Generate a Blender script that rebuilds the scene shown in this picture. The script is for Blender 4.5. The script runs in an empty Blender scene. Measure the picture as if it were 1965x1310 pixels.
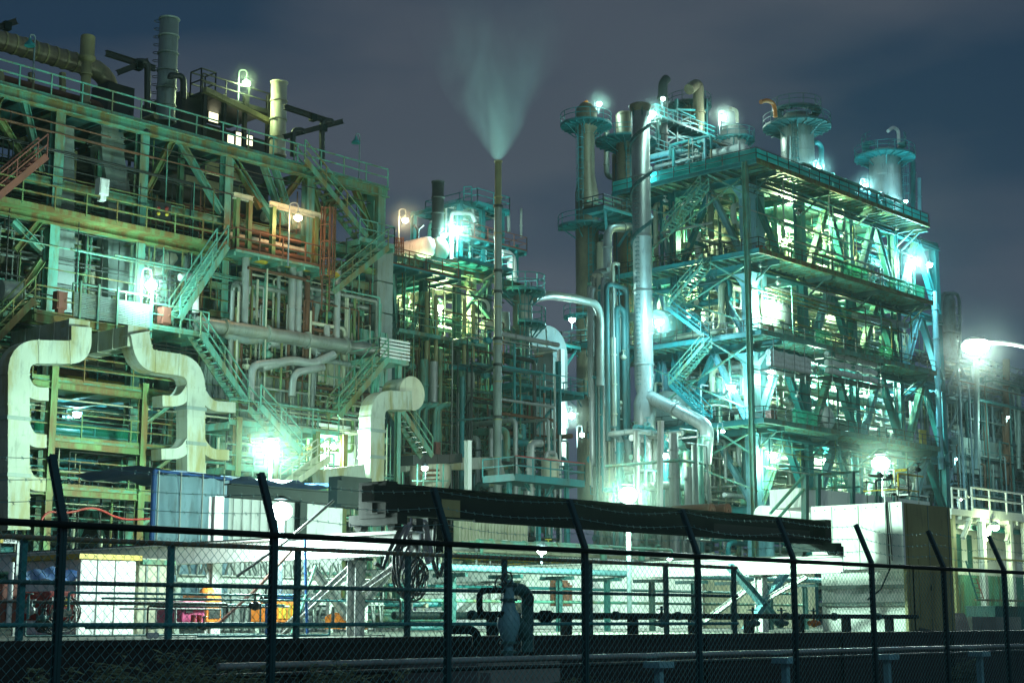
import bpy, math, random
from mathutils import Vector as V, Matrix
rnd = random.Random(7)
sc = bpy.context.scene
COL = sc.collection

# ------------------------------------------------------------------ camera frame
# world x = along the fence and the long facades, world y = away across the plant, z up
F = 3000.0; CX, CY, HZ = 982.5, 655.0, 1190.0; EYE = 1.6
TA = math.atan(0.92)
FWD2 = V((math.cos(TA), math.sin(TA), 0)); RGT = V((math.sin(TA), -math.cos(TA), 0))
PT = math.atan((HZ - CY) / F)
FW = FWD2 * math.cos(PT) + V((0, 0, math.sin(PT)))
UP = -FWD2 * math.sin(PT) + V((0, 0, math.cos(PT)))
EYEP = V((0, 0, EYE)); YZ = 1.25

def pt(px, py, y=None, x=None, d=None, z=None):
    """the point of the plant seen at photo position (px, py) on the plane y=, x=, z= or at distance d"""
    r = RGT * ((px - CX) / F) + UP * ((CY - py) / F) + FW
    if y is not None: t = y / r.y
    elif x is not None: t = x / r.x
    elif z is not None: t = (z - EYE) / r.z
    else: t = d / r.dot(FWD2)
    return EYEP + r * t

def ax(px, y, py=700): return pt(px, py, y=y).x

# ------------------------------------------------------------------ mesh builder
class MB:
    def __init__(s): s.v = []; s.f = []; s.sm = []
    def add(s, vs, fs, smooth=False):
        o = len(s.v); s.v += [tuple(q) for q in vs]
        for f in fs: s.f.append(tuple(i + o for i in f)); s.sm.append(smooth)
        return s
    def box(s, a, b):
        (x0, y0, z0), (x1, y1, z1) = a, b
        vs = [(x0,y0,z0),(x1,y0,z0),(x1,y1,z0),(x0,y1,z0),(x0,y0,z1),(x1,y0,z1),(x1,y1,z1),(x0,y1,z1)]
        return s.add(vs, [(0,3,2,1),(4,5,6,7),(0,1,5,4),(1,2,6,5),(2,3,7,6),(3,0,4,7)])
    def cbox(s, c, sx, sy, sz):
        return s.box((c[0]-sx/2, c[1]-sy/2, c[2]-sz/2), (c[0]+sx/2, c[1]+sy/2, c[2]+sz/2))
    def prof(s, p, q, prof, up=(0,0,1), smooth=False):
        p, q = V(p), V(q); t = (q - p)
        if t.length < 1e-6: return s
        t.normalize(); up = V(up)
        if abs(t.dot(up)) > .98: up = V((0, 1, 0)) if abs(t.y) < .9 else V((1, 0, 0))
        sd = t.cross(up).normalized(); u = sd.cross(t)
        n = len(prof)
        vs = [p + sd*a + u*b for a, b in prof] + [q + sd*a + u*b for a, b in prof]
        fs = [(i, (i+1) % n, (i+1) % n + n, i + n) for i in range(n)] + [tuple(range(n))[::-1], tuple(range(n, 2*n))]
        return s.add(vs, fs, smooth)
    def bar(s, p, q, w, h=None, up=(0,0,1)):
        h = h or w; w /= 2; h /= 2
        return s.prof(p, q, [(-w,-h),(w,-h),(w,h),(-w,h)], up)
    def hbar(s, p, q, w, h, up=(0,0,1), t=None):
        t = t or max(.02, h*.1); w2, h2, tw = w/2, h/2, max(.015, w*.07)
        for z0, z1, ww in ((-h2, -h2+t, w2), (h2-t, h2, w2), (-h2+t, h2-t, tw)):
            s.prof(p, q, [(-ww,z0),(ww,z0),(ww,z1),(-ww,z1)], up)
        return s
    def tube(s, pts, r, n=8, caps=True, smooth=True):
        pts = [V(p) for p in pts]; m = len(pts)
        t0 = (pts[1]-pts[0]).normalized()
        ref = V((0,0,1)) if abs(t0.z) < .9 else V((1,0,0))
        u = t0.cross(ref).normalized(); vs = []; pt_ = t0
        for i, p in enumerate(pts):
            a = (pts[i]-pts[i-1]).normalized() if i else t0
            b = (pts[i+1]-pts[i]).normalized() if i < m-1 else a
            t = (a+b)
            t = t.normalized() if t.length > 1e-6 else a
            u = (u - t*u.dot(t)).normalized(); w = t.cross(u)
            rr = r[i] if isinstance(r, (list, tuple)) else r
            for k in range(n):
                c = 2*math.pi*k/n
                vs.append(p + u*(math.cos(c)*rr) + w*(math.sin(c)*rr))
        fs = [(i*n+k, i*n+(k+1) % n, (i+1)*n+(k+1) % n, (i+1)*n+k) for i in range(m-1) for k in range(n)]
        s.add(vs, fs, smooth)
        if caps:
            s.add(vs[:n], [tuple(range(n))[::-1]]); s.add(vs[-n:], [tuple(range(n))])
        return s
    def pipe(s, pts, r, n=8, br=None, flange=0):
        s.tube(rounded(pts, br or r*2.6), r, n)
        if flange:
            for a, b in zip(pts, pts[1:]):
                a, b = V(a), V(b); L = (b-a).length; k = int(L/flange)
                for j in range(1, k+1):
                    c = a.lerp(b, (j-.4)/max(1, k)); t = (b-a).normalized()*max(.04, r*.18)
                    s.tube([c-t, c+t], r*1.28, n)
        return s
    def lathe(s, c, profile, n=20, smooth=True, cap=True):
        c = V(c); vs = []
        for r, z in profile:
            for k in range(n):
                a = 2*math.pi*k/n
                vs.append(c + V((r*math.cos(a), r*math.sin(a), z)))
        m = len(profile)
        s.add(vs, [(i*n+k, i*n+(k+1) % n, (i+1)*n+(k+1) % n, (i+1)*n+k) for i in range(m-1) for k in range(n)], smooth)
        if cap:
            s.add(vs[:n], [tuple(range(n))[::-1]]); s.add(vs[-n:], [tuple(range(n))])
        return s
    def ball(s, c, r, n=12, m=8, sz=1):
        return s.lathe(c, [(max(.001, r*math.sin(math.pi*i/m)), -r*sz*math.cos(math.pi*i/m)) for i in range(m+1)], n)
    def torus(s, c, R, r, axis='z', n=18, m=6):
        c = V(c); pts = []
        for k in range(n+1):
            a = 2*math.pi*k/n; x, y = R*math.cos(a), R*math.sin(a)
            pts.append(c + V({'z': (x, y, 0), 'y': (x, 0, y), 'x': (0, x, y)}[axis]))
        return s.tube(pts, r, m, caps=False)
    def ring(s, c, r0, r1, z0, z1, n=24, a0=0, a1=2*math.pi):
        c = V(c); full = a1-a0 > 6.28; vs = []; m = n if full else n+1
        for k in range(m):
            a = a0+(a1-a0)*k/n; x, y = math.cos(a), math.sin(a)
            for r, z in ((r0,z0),(r1,z0),(r1,z1),(r0,z1)): vs.append(c + V((x*r, y*r, z)))
        fs = []
        for k in range(n):
            i, j = k*4, ((k+1) % m)*4
            for q in range(4): fs.append((i+q, j+q, j+(q+1) % 4, i+(q+1) % 4))
        if not full: fs += [(0,3,2,1), (m*4-4, m*4-3, m*4-2, m*4-1)]
        return s.add(vs, fs)
    def duct(s, pts, w, d, nrm=(0,1,0), br=None, rib=1.15):
        """rectangular duct: width w in the plane of the path, depth d along nrm"""
        path = rounded(pts, br or w*.95, 7); nrm = V(nrm); vs = []; m = len(path)
        def rect(p, t, k=1.0):
            sd = t.cross(nrm).normalized()
            return [p + sd*(a*w/2*k) + nrm*(b*d/2*k) for a, b in ((-1,-1),(1,-1),(1,1),(-1,1))]
        for i, p in enumerate(path):
            a = (path[i]-path[i-1]).normalized() if i else (path[1]-path[0]).normalized()
            b = (path[i+1]-path[i]).normalized() if i < m-1 else a
            vs += rect(p, (a+b).normalized())
        s.add(vs, [(i*4+k, i*4+(k+1) % 4, i*4+4+(k+1) % 4, i*4+4+k) for i in range(m-1) for k in range(4)] + [(3,2,1,0), (m*4-4, m*4-3, m*4-2, m*4-1)])
        if rib:
            for i in range(1, m):
                L = (path[i]-path[i-1]).length
                if L < .6: continue
                t = (path[i]-path[i-1]).normalized(); k = max(1, int(L/rib))
                for j in range(k+1):
                    p = path[i-1].lerp(path[i], j/k); r0 = rect(p-t*.035, t, 1.055); r1 = rect(p+t*.035, t, 1.055)
                    s.add(r0+r1, [(q, (q+1) % 4, 4+(q+1) % 4, 4+q) for q in range(4)] + [(3,2,1,0), (4,5,6,7)])
        return s
    def rail(s, pts, h=1.1, post=1.6, r=.03, toe=True, n=4, closed=False):
        pts = [V(p) for p in pts]
        if closed: pts.append(pts[0])
        for a, b in zip(pts, pts[1:]):
            L = (b-a).length; k = max(1, round(L/post))
            for j in range(k+1):
                p = a.lerp(b, j/k); s.bar(p, p+V((0,0,h)), r*1.7)
            for hh in (h, h*.55):
                s.bar(a+V((0,0,hh)), b+V((0,0,hh)), r*1.8)
            if toe: s.bar(a+V((0,0,.06)), b+V((0,0,.06)), .02, .12)
        return s
    def build(s, name, mat, parent=None, loc=None):
        me = bpy.data.meshes.new(name)
        o = V(parent.location) if parent is not None and parent.parent is None else (V(loc) if loc is not None else V((0,0,0)))
        if parent is not None and parent.parent is not None: o = V(parent.parent.location)
        me.from_pydata([(x-o.x, y-o.y, z-o.z) for x, y, z in s.v], [], s.f)
        me.polygons.foreach_set('use_smooth', s.sm)
        me.materials.append(mat); me.update()
        ob = bpy.data.objects.new(name, me); COL.objects.link(ob)
        if parent is not None: ob.parent = parent
        elif loc is not None: ob.location = loc
        return ob

def rounded(pts, r, seg=5):
    pts = [V(p) for p in pts]
    if len(pts) < 3: return pts
    out = [pts[0]]
    for i in range(1, len(pts)-1):
        a, b, c = pts[i-1], pts[i], pts[i+1]
        d0, d1 = (a-b), (c-b); l = min(r, d0.length*.48, d1.length*.48)
        d0.normalize(); d1.normalize()
        p0, p1 = b+d0*l, b+d1*l
        for k in range(seg+1):
            t = k/seg; out.append(p0*(1-t)**2 + b*(2*t*(1-t)) + p1*t*t)
    out.append(pts[-1]); return out

def tag(o, label, cat, group=None, kind=None):
    o['label'] = label; o['category'] = cat
    if group: o['group'] = group
    if kind: o['kind'] = kind
    return o
def thing(name, label, cat, loc=(0,0,0), group=None):
    o = bpy.data.objects.new(name, None); COL.objects.link(o); o.location = loc
    o.empty_display_size = .2
    return tag(o, label, cat, group)
def solo(mb, name, mat, label, cat, loc=(0,0,0), group=None):
    return tag(mb.build(name, mat, None, loc), label, cat, group)
def struct(mb, name, mat):
    o = mb.build(name, mat); o['kind'] = 'structure'; return o
def copy_tree(o, parent=None):
    c = o.copy(); COL.objects.link(c)
    if parent is not None: c.parent = parent
    for ch in list(o.children): copy_tree(ch, c)
    return c

# ------------------------------------------------------------------ materials
def lin(h):
    h = h.lstrip('#'); return tuple(((int(h[i:i+2], 16)/255+.055)/1.055)**2.4 if int(h[i:i+2], 16) > 10 else int(h[i:i+2], 16)/255/12.92 for i in (0, 2, 4))
def paint(name, col, rust=.35, rough=.5, metal=0.0, rc=(.16,.075,.03), scale=.9, vary=.35, bump=.15, dirt=(.03,.035,.03), rt=.5):
    m = bpy.data.materials.new(name); m.use_nodes = True; nt = m.node_tree; N = nt.nodes; L = nt.links
    b = N['Principled BSDF']; b.inputs['Roughness'].default_value = rough; b.inputs['Metallic'].default_value = metal
    tc = N.new('ShaderNodeTexCoord'); mp = N.new('ShaderNodeMapping'); mp.inputs['Scale'].default_value = (1, 1, .22)
    L.new(tc.outputs['Object'], mp.inputs[0])
    n1 = N.new('ShaderNodeTexNoise'); n1.inputs['Scale'].default_value = scale; n1.inputs['Detail'].default_value = 8; n1.inputs['Roughness'].default_value = .65
    L.new(mp.outputs[0], n1.inputs['Vector'])
    r1 = N.new('ShaderNodeValToRGB'); r1.color_ramp.elements[0].position = rt; r1.color_ramp.elements[1].position = rt+.16
    L.new(n1.outputs['Fac'], r1.inputs[0])
    n2 = N.new('ShaderNodeTexNoise'); n2.inputs['Scale'].default_value = scale*.45; n2.inputs['Detail'].default_value = 5
    L.new(tc.outputs['Object'], n2.inputs['Vector'])
    r2 = N.new('ShaderNodeValToRGB'); r2.color_ramp.elements[0].position = .35; r2.color_ramp.elements[1].position = .7
    L.new(n2.outputs['Fac'], r2.inputs[0])
    mx0 = N.new('ShaderNodeMixRGB'); mx0.inputs[1].default_value = (*[c*(1-vary) for c in col], 1); mx0.inputs[2].default_value = (*col, 1)
    L.new(r2.outputs[0], mx0.inputs[0])
    n3 = N.new('ShaderNodeTexNoise'); n3.inputs['Scale'].default_value = scale*5; n3.inputs['Detail'].default_value = 6
    L.new(mp.outputs[0], n3.inputs['Vector'])
    r3 = N.new('ShaderNodeValToRGB'); r3.color_ramp.elements[0].position = .55; r3.color_ramp.elements[1].position = .8
    L.new(n3.outputs['Fac'], r3.inputs[0])
    mxd = N.new('ShaderNodeMixRGB'); mxd.inputs[2].default_value = (*dirt, 1)
    md = N.new('ShaderNodeMath'); md.operation = 'MULTIPLY'; md.inputs[1].default_value = .55
    L.new(r3.outputs[0], md.inputs[0]); L.new(md.outputs[0], mxd.inputs[0]); L.new(mx0.outputs[0], mxd.inputs[1])
    mm = N.new('ShaderNodeMath'); mm.operation = 'MULTIPLY'; mm.inputs[1].default_value = rust
    L.new(r1.outputs[0], mm.inputs[0])
    mx = N.new('ShaderNodeMixRGB'); mx.inputs[2].default_value = (*rc, 1)
    L.new(mm.outputs[0], mx.inputs[0]); L.new(mxd.outputs[0], mx.inputs[1]); L.new(mx.outputs[0], b.inputs['Base Color'])
    if bump:
        bp = N.new('ShaderNodeBump'); bp.inputs['Strength'].default_value = bump; bp.inputs['Distance'].default_value = .03
        L.new(n3.outputs['Fac'], bp.inputs['Height']); L.new(bp.outputs[0], b.inputs['Normal'])
    return m
def emit(name, col, st):
    m = bpy.data.materials.new(name); m.use_nodes = True; N = m.node_tree.nodes
    b = N['Principled BSDF']; b.inputs['Base Color'].default_value = (.8,.8,.8,1)
    b.inputs['Emission Color'].default_value = (*col, 1); b.inputs['Emission Strength'].default_value = st
    return m
def net(name, col, alpha):
    m = bpy.data.materials.new(name); m.use_nodes = True; nt = m.node_tree; N = nt.nodes; L = nt.links; N.remove(N['Principled BSDF'])
    d = N.new('ShaderNodeBsdfDiffuse'); t = N.new('ShaderNodeBsdfTranslucent'); x = N.new('ShaderNodeBsdfTransparent')
    tc = N.new('ShaderNodeTexCoord'); nz = N.new('ShaderNodeTexNoise'); nz.inputs['Scale'].default_value = .8; nz.inputs['Detail'].default_value = 6; L.new(tc.outputs['Object'], nz.inputs['Vector'])
    mc = N.new('ShaderNodeMixRGB'); mc.inputs[1].default_value = (*[v*.5 for v in col],1); mc.inputs[2].default_value = (*[min(1,v*1.4) for v in col],1); L.new(nz.outputs['Fac'], mc.inputs[0])
    L.new(mc.outputs[0], d.inputs[0]); L.new(mc.outputs[0], t.inputs[0])
    a = N.new('ShaderNodeMixShader'); a.inputs[0].default_value = .55; L.new(d.outputs[0], a.inputs[1]); L.new(t.outputs[0], a.inputs[2])
    c = N.new('ShaderNodeMixShader'); c.inputs[0].default_value = alpha; L.new(x.outputs[0], c.inputs[1]); L.new(a.outputs[0], c.inputs[2])
    L.new(c.outputs[0], N['Material Output'].inputs['Surface']); return m
YEL = (.24,.19,.05); BRN = (.10,.06,.03)
M = dict(
    green = paint('pale_green_paint', (.11,.34,.23), .9, .55, rc=(.17,.12,.03), scale=1.7, rt=.44),
    mint = paint('mint_paint', (.14,.42,.33), .75, .5, rc=(.17,.13,.04), scale=1.8, rt=.47),
    rusty = paint('rust_streaked_green_paint', (.17,.30,.11), .95, .6, rc=(.16,.085,.02), scale=1.6, rt=.42),
    teal = paint('teal_paint', (.025,.28,.30), .35, .5, rc=(.10,.10,.06)),
    bluec = paint('pale_blue_paint', (.22,.52,.60), .2, .5),
    tealdk = paint('dark_teal_paint', (.035,.15,.15), .3, .55),
    dark = paint('dark_steel', (.022,.03,.028), .4, .5, rc=(.05,.03,.02)),
    black = paint('black_paint', (.006,.016,.018), .2, .55, rc=(.012,.012,.01), dirt=(.004,.008,.008)),
    duct = paint('cream_duct_sheet', (.46,.50,.43), .8, .55, rc=(.25,.20,.05), scale=1.0, vary=.3, rt=.46),
    ductgrey = paint('grey_duct_sheet', (.26,.33,.31), .4, .5, rc=(.2,.15,.06)),
    galv = paint('aluminium_cladding', (.42,.46,.45), .25, .42, .3, rc=(.25,.2,.1)),
    shell = paint('vessel_cladding', (.33,.36,.32), .45, .45, .3, rc=(.2,.17,.09)),
    brown = paint('brown_cladding', (.25,.22,.14), .5, .45, .2, rc=(.09,.05,.03)),
    cream = paint('cream_paint', (.60,.60,.45), .3, .5, rc=(.35,.25,.08)),
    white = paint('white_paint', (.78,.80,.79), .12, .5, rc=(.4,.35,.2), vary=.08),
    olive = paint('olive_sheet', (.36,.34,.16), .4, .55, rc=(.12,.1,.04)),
    red = paint('red_paint', (.42,.035,.03), .25, .5, rc=(.12,.04,.03)),
    brick = paint('faded_red_paint', (.30,.095,.07), .4, .6),
    pink = paint('pink_paint', (.55,.07,.20), .15, .5),
    orange = paint('orange_paint', (.75,.23,.03), .2, .5),
    yellow = paint('yellow_paint', (.62,.46,.04), .3, .5),
    rust = paint('rust', (.16,.065,.03), .6, .8, rc=(.07,.03,.02)),
    concrete = paint('concrete', (.30,.31,.29), .3, .85, rc=(.14,.13,.1)),
    wallc = paint('dark_concrete', (.012,.016,.016), .5, .6, rc=(.006,.01,.01)),  # near-black base colour
    asphalt = paint('asphalt', (.045,.048,.048), .3, .85, rc=(.03,.03,.03)),
    yard = paint('yard_concrete', (.14,.15,.13), .4, .85, rc=(.1,.1,.07), scale=.15),
    tarp = paint('blue_grey_tarpaulin', (.24,.41,.52), .1, .6, scale=1.2),
    blue = paint('blue_tarpaulin', (.02,.12,.42), .1, .55),
    netg = net('green_safety_net', (.03,.36,.22), .45),
    nett = net('teal_safety_net', (.05,.55,.52), .72),
    rubber = paint('grey_rubber', (.05,.055,.06), .1, .55),
    hose = paint('pale_hose', (.30,.27,.32), .1, .5),
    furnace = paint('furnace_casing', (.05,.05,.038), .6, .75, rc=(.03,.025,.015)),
    farst = paint('weathered_grey_steel', (.20,.28,.31), .4, .7),
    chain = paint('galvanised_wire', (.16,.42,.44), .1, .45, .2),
    postm = paint('fence_post_paint', (.012,.085,.095), .25, .35, 0, rc=(.01,.02,.02)),
    leaf = net('weed_leaf', (.17,.21,.15), 1.0),
    glass = emit('lit_window', (1,.95,.6), 2.2),
)
M['black'].node_tree.nodes['Principled BSDF'].inputs['Specular IOR Level'].default_value = .15
for k in ('galv', 'shell', 'brown'): M[k].node_tree.nodes['Bump'].inputs['Strength'].default_value = .08
SKY = ((.015,.037,.072),(.058,.073,.102),(.03,.028,.045)); SKYK = 1.0; STEAM = .56; HAZE = .00015; EXPO = 0.0; HALO = .02
# ------------------------------------------------------------------ builders of whole things
def zpx(py, px, y): return pt(px, py, y=y).z

def staircase(p, q, w, mat, label, group=None, rail=True, r=.035):
    """straight steel stair from p (top) to q (bottom), w = width vector"""
    p, q, w = V(p), V(q), V(w); t = thing('staircase', label, 'staircase', q, group)
    for k in (0, 1):
        MB().bar(p+w*k, q+w*k, .07, .30, up=(0,0,1)).build('stringer', mat, t)
    m = MB(); n = max(3, int(abs(p.z-q.z)/.24)); wd = w.normalized()
    hd = V((p.x-q.x, p.y-q.y, 0)).normalized()
    for i in range(1, n):
        c = q.lerp(p, i/n); m.bar(c, c+w, .24, .05)
    m.build('tread_flight', mat, t)
    if rail:
        for k in (0, 1):
            m = MB(); a, b = p+w*k, q+w*k; L = (a-b).length; j = max(2, int(L/1.5))
            for i in range(j+1):
                c = b.lerp(a, i/j); m.bar(c, c+V((0,0,1.05)), r*1.5)
            for hh in (1.05, .55): m.bar(a+V((0,0,hh)), b+V((0,0,hh)), r*1.7)
            m.build('handrail', mat, t)
    return t

def platform(T, x0, x1, y0, y1, z, mat, sides='ndlr', deck=True, dz=.12, joist=0, name='deck', rmat=None, r=.03, kick=True):
    """a deck with joists and its railings, as parts of T; sides: d front (low y), n back, l low x, r high x"""
    if deck:
        m = MB().box((x0,y0,z-dz), (x1,y1,z))
        if joist:
            k = int((x1-x0)/joist)
            for i in range(k+1):
                x = x0+(x1-x0)*i/max(1,k)
                m.box((x-.05, y0+.04, z-dz-.2), (x+.05, y1-.04, z-dz+.002))
        m.build(name, mat, T)
    e = {'d': [(x0,y0,z),(x1,y0,z)], 'n': [(x0,y1,z),(x1,y1,z)], 'l': [(x0,y0,z),(x0,y1,z)], 'r': [(x1,y0,z),(x1,y1,z)]}
    for s in sides:
        MB().rail(e[s], r=r, toe=kick).build('railing', rmat or mat, T)

def pipe_bank(label, box, n, mats, seed, rmin=.06, rmax=.25, group=None, valve=8, vs=1.0, cat='pipework', vert=.55):
    """a tangle of separate pipes and valves inside a box, one thing, a part each"""
    R = random.Random(seed); (x0,y0,z0), (x1,y1,z1) = box
    T = thing('pipe_bank', label, cat, ((x0+x1)/2, (y0+y1)/2, z0), group)
    def P(): return V((R.uniform(x0,x1), R.uniform(y0,y1), R.uniform(z0,z1)))
    for i in range(n):
        p = P(); pts = [p]; a = 2 if R.random() < vert else 0
        for k in range(R.choice((1,1,2,2,3,4))):
            q = pts[-1].copy(); lim = ((x0,x1),(y0,y1),(z0,z1))[a]
            for _ in range(6):
                v = R.uniform(*lim)
                if abs(v-q[a]) > (lim[1]-lim[0])*.25: break
            q[a] = v; pts.append(q); a = R.choice([b for b in (0,0,1,2,2) if b != a])
        r = rmin + (rmax-rmin)*R.random()**2.2
        MB().pipe(pts, r, 7 if r < .15 else 10, flange=R.choice((0, 2.2, 3.5))).build('pipe', R.choice(mats), T)
    for i in range(valve):
        p = P(); r = R.uniform(.1, .2)*vs; m = MB()
        m.tube([p-V((.3*vs,0,0)), p+V((.3*vs,0,0))], r, 8); m.ball(p, r*1.5, 8, 5); m.tube([p, p+V((0,0,r*3.5))], r*.3, 5)
        m.torus(p+V((0,0,r*3.5)), r*1.3, r*.2, 'z', 10, 4); m.build('valve', R.choice(mats), T)
    return T

def vessel(name, label, cat, base, prof, mat, platforms=(), ladder=None, n=24, bands=2.5, pmat=None, nozz=None, group=None):
    """upright vessel: prof [(r, z)...] from base; platforms [(z, r_in, r_out, a0, a1, rail_h)]; ladder (angle, z0, z1)"""
    base = V(base); T = thing(name, label, cat, base, group); pmat = pmat or M['teal']
    m = MB().lathe(base, prof, n)
    for (ra, za), (rb, zb) in zip(prof, prof[1:]):
        if abs(ra-rb) < .05 and zb-za > bands:
            k = int((zb-za)/bands)
            for i in range(k+1):
                z = za+(zb-za)*(i/max(1,k)); m.ring(base, ra-.02, ra+.03, z-.04, z+.04, n)
    m.build('shell', mat, T)
    for z, r0, r1, a0, a1 in platforms:
        seg = max(6, int(22*(a1-a0)/6.28))
        m = MB().ring(base, r0, r1, z-.12, z, seg, a0, a1)
        for i in range(seg+1):
            a = a0+(a1-a0)*i/seg; d = V((math.cos(a), math.sin(a), 0))
            m.bar(base+d*r0+V((0,0,z-.22)), base+d*(r1-.05)+V((0,0,z-.2)), .07, .2)
            if i % 3 == 1: m.bar(base+d*r0+V((0,0,z-1.2)), base+d*(r0+(r1-r0)*.85)+V((0,0,z-.2)), .07, .1)
        d = m.build('deck', pmat, T)
        pts = [base+V((math.cos(a0+(a1-a0)*i/seg)*(r1-.05), math.sin(a0+(a1-a0)*i/seg)*(r1-.05), z)) for i in range(seg+1)]
        m = MB()
        for i, p in enumerate(pts):
            if i % 2 == 0: m.bar(p, p+V((0,0,1.15)), .06)
            if i:
                for hh in (1.15, .65, .08): m.bar(pts[i-1]+V((0,0,hh)), p+V((0,0,hh)), .055)
        m.build('railing', pmat, T)
    if ladder:
        for a, rr, z0, z1 in ladder:
            c = base+V((math.cos(a)*rr, math.sin(a)*rr, 0)); sd = V((-math.sin(a), math.cos(a), 0)); ou = V((math.cos(a), math.sin(a), 0)); m = MB()
            for s_ in (-.25, .25): m.bar(c+sd*s_+V((0,0,z0)), c+sd*s_+V((0,0,z1)), .06)
            for i in range(int((z1-z0)/.45)): m.bar(c-sd*.25+V((0,0,z0+i*.45)), c+sd*.25+V((0,0,z0+i*.45)), .04)
            for i in range(int((z1-z0-2)/1.1)):
                z = z0+2+i*1.1; ps = [c+sd*(.38*math.cos(t))+ou*(.75*math.sin(t))+V((0,0,z)) for t in [math.pi*j/6 for j in range(7)]]
                for u, w in zip(ps, ps[1:]): m.bar(u, w, .045)
            for t in (.6, 1.57, 2.5):
                o = sd*(.38*math.cos(t))+ou*(.75*math.sin(t)); m.bar(c+o+V((0,0,z0+2)), c+o+V((0,0,z1)), .035)
            m.build('caged_ladder', pmat, T)
    return T

def drum(label, c, r, L, axis, mat, cat='drum', name='horizontal_drum', group=None, saddle=True):
    c = V(c); d = V((1,0,0)) if axis == 'x' else V((0,1,0)); T = thing(name, label, cat, (c.x, c.y, c.z-r), group)
    m = MB(); k = 6; pts = []; rs = []
    for i in range(k+1):
        a = math.pi/2*i/k; pts.append(c-d*(L/2+r*.35*math.cos(a))); rs.append(max(.02, r*math.sin(a)))
    pts += [p*0 + (c+(c-p)) for p in reversed(pts)]; rs += list(reversed(rs))
    m.tube(pts, rs, 20)
    for i in range(3): m.tube([c+d*(L*(i-1)*.36-.03), c+d*(L*(i-1)*.36+.03)], r*1.025, 20)
    m.build('shell', mat, T)
    if saddle:
        for s_ in (-.3, .3):
            p = c+d*(L*s_); MB().box((p.x-(.12 if axis=='x' else r*.7), p.y-(.12 if axis=='y' else r*.7), c.z-r-.35), (p.x+(.12 if axis=='x' else r*.7), p.y+(.12 if axis=='y' else r*.7), c.z-r*.6)).build('saddle', M['tealdk'], T)
    return T

SUNL = []
def lamp(px, py, power, col, label, y=None, d=None, x=None, pole=2.0, br=.16, style='goose', group=None, pm=None, side=1, est=None, lr=None):
    """a lit lamp: pole (or bracket), shade, bulb and its light"""
    c = pt(px, py, y=y, d=d, x=x); pm = pm or M['farst']
    T = thing('floodlight' if style == 'flood' else 'lamp', label, 'lamp', c-V((0,0,pole)), group)
    m = MB(); e = RGT*side
    if style == 'goose':
        b = c - e*.45
        m.tube([b-V((0,0,pole)), b+V((0,0,.15))], .045, 6)
        m.tube(rounded([b+V((0,0,.1)), b+V((0,0,.75)), c+V((0,0,.75)), c+V((0,0,.25))], .3), .035, 6)
        m.build('pole', pm, T)
        sh = MB().lathe(c+V((0,0,.02)), [(.22,.0),(.20,.06),(.10,.2),(.05,.28),(.01,.3)], 10).build('lamp_shade', pm, T)
    elif style == 'flood':
        m.tube([c-V((0,0,pole)), c-V((0,0,.1))], .07, 8)
        m.build('pole', pm, T)
        bk = V((0,0,br*1.25))
        sh = MB().lathe(c+bk, [(br*.7,-br*.42),(br*.66,-br*.3),(br*.3,-br*.12),(.03,-br*.08)], 14).build('lamp_housing', M['black'], T)
    elif style == 'bracket':
        m.tube(rounded([c+FWD2*.9-V((0,0,pole)), c+FWD2*.9+V((0,0,.3)), c+V((0,0,.22))], .2), .045, 6).build('bracket', pm, T)
        sh = MB().lathe(c+V((0,0,.05)), [(br*1.3,.0),(br*1.2,.06),(br*.5,.2),(.02,.22)], 10).build('lamp_shade', pm, T)
    key = tuple(round(v, 2) for v in col)
    if key not in EM: EM[key] = emit('lamp_glass', tuple(.35+.65*v for v in col), 60)
    MB().ball(c-V((0,0,br*.25)), br, 12, 8, .85).build('bulb', EM[key], sh)
    ld = bpy.data.lights.new('lamp_light', 'POINT'); ld.energy = power; ld.color = col; ld.shadow_soft_size = lr or br*1.5
    lo = bpy.data.objects.new('lamp_light', ld); COL.objects.link(lo); lo.parent = T
    lo.location = (c - FWD2*(br*1.2) - V((0,0,br*.9))) - T.location
    return T
EM = {}

def frame(name, label, cat, xs, ys, zs, mat, cw=.5, bw=.3, bh=.45, base=YZ, xend=None, lean=None, bmat=None, skip=lambda i, j: False, cmat=None):
    T = thing(name, label, cat, (xs[0], ys[0], base)); bmat = bmat or mat
    for j, y in enumerate(ys):
        for i, x in enumerate(xs):
            if skip(i, j): continue
            MB().hbar((x,y,base), (x,y,zs[-1]), cw, cw, up=(0,1,0), t=.05).build('column', (cmat or mat), T)
    for z in zs:
        for y in ys:
            MB().hbar((xs[0]-.2,y,z-bh/2), (xs[-1]+.2,y,z-bh/2), bw, bh).build('beam', bmat, T)
        for x in xs:
            MB().hbar((x,ys[0],z-bh/2-.01), (x,ys[-1],z-bh/2-.01), bw*.9, bh*.9).build('beam', bmat, T)
    return T
def brace(T, p, q, w, mat, name='brace'): return MB().hbar(p, q, w, w).build(name, mat, T)
# ------------------------------------------------------------------ ground
struct(MB().add([(-3000,-3000,0),(3000,-3000,0),(3000,3000,0),(-3000,3000,0)], [(0,1,2,3)]), 'ground', M['asphalt'])
WB = 18.0
struct(MB().box((-200,WB+.5,.02), (900,1500,YZ)), 'yard', M['yard'])
w = MB().box((-60,WB,-.1), (140,WB+.5,YZ+.02))
w.box((-60,WB-.05,YZ+.02), (140,WB+.55,YZ+.10))
for i in range(40): w.box((-60+i*5,WB-.09,-.1), (-59.6+i*5,WB,YZ+.02))
solo(w, 'retaining_wall', M['wallc'], 'low black concrete retaining wall running behind the chain-link fence', 'wall', (0,WB,0))

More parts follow.
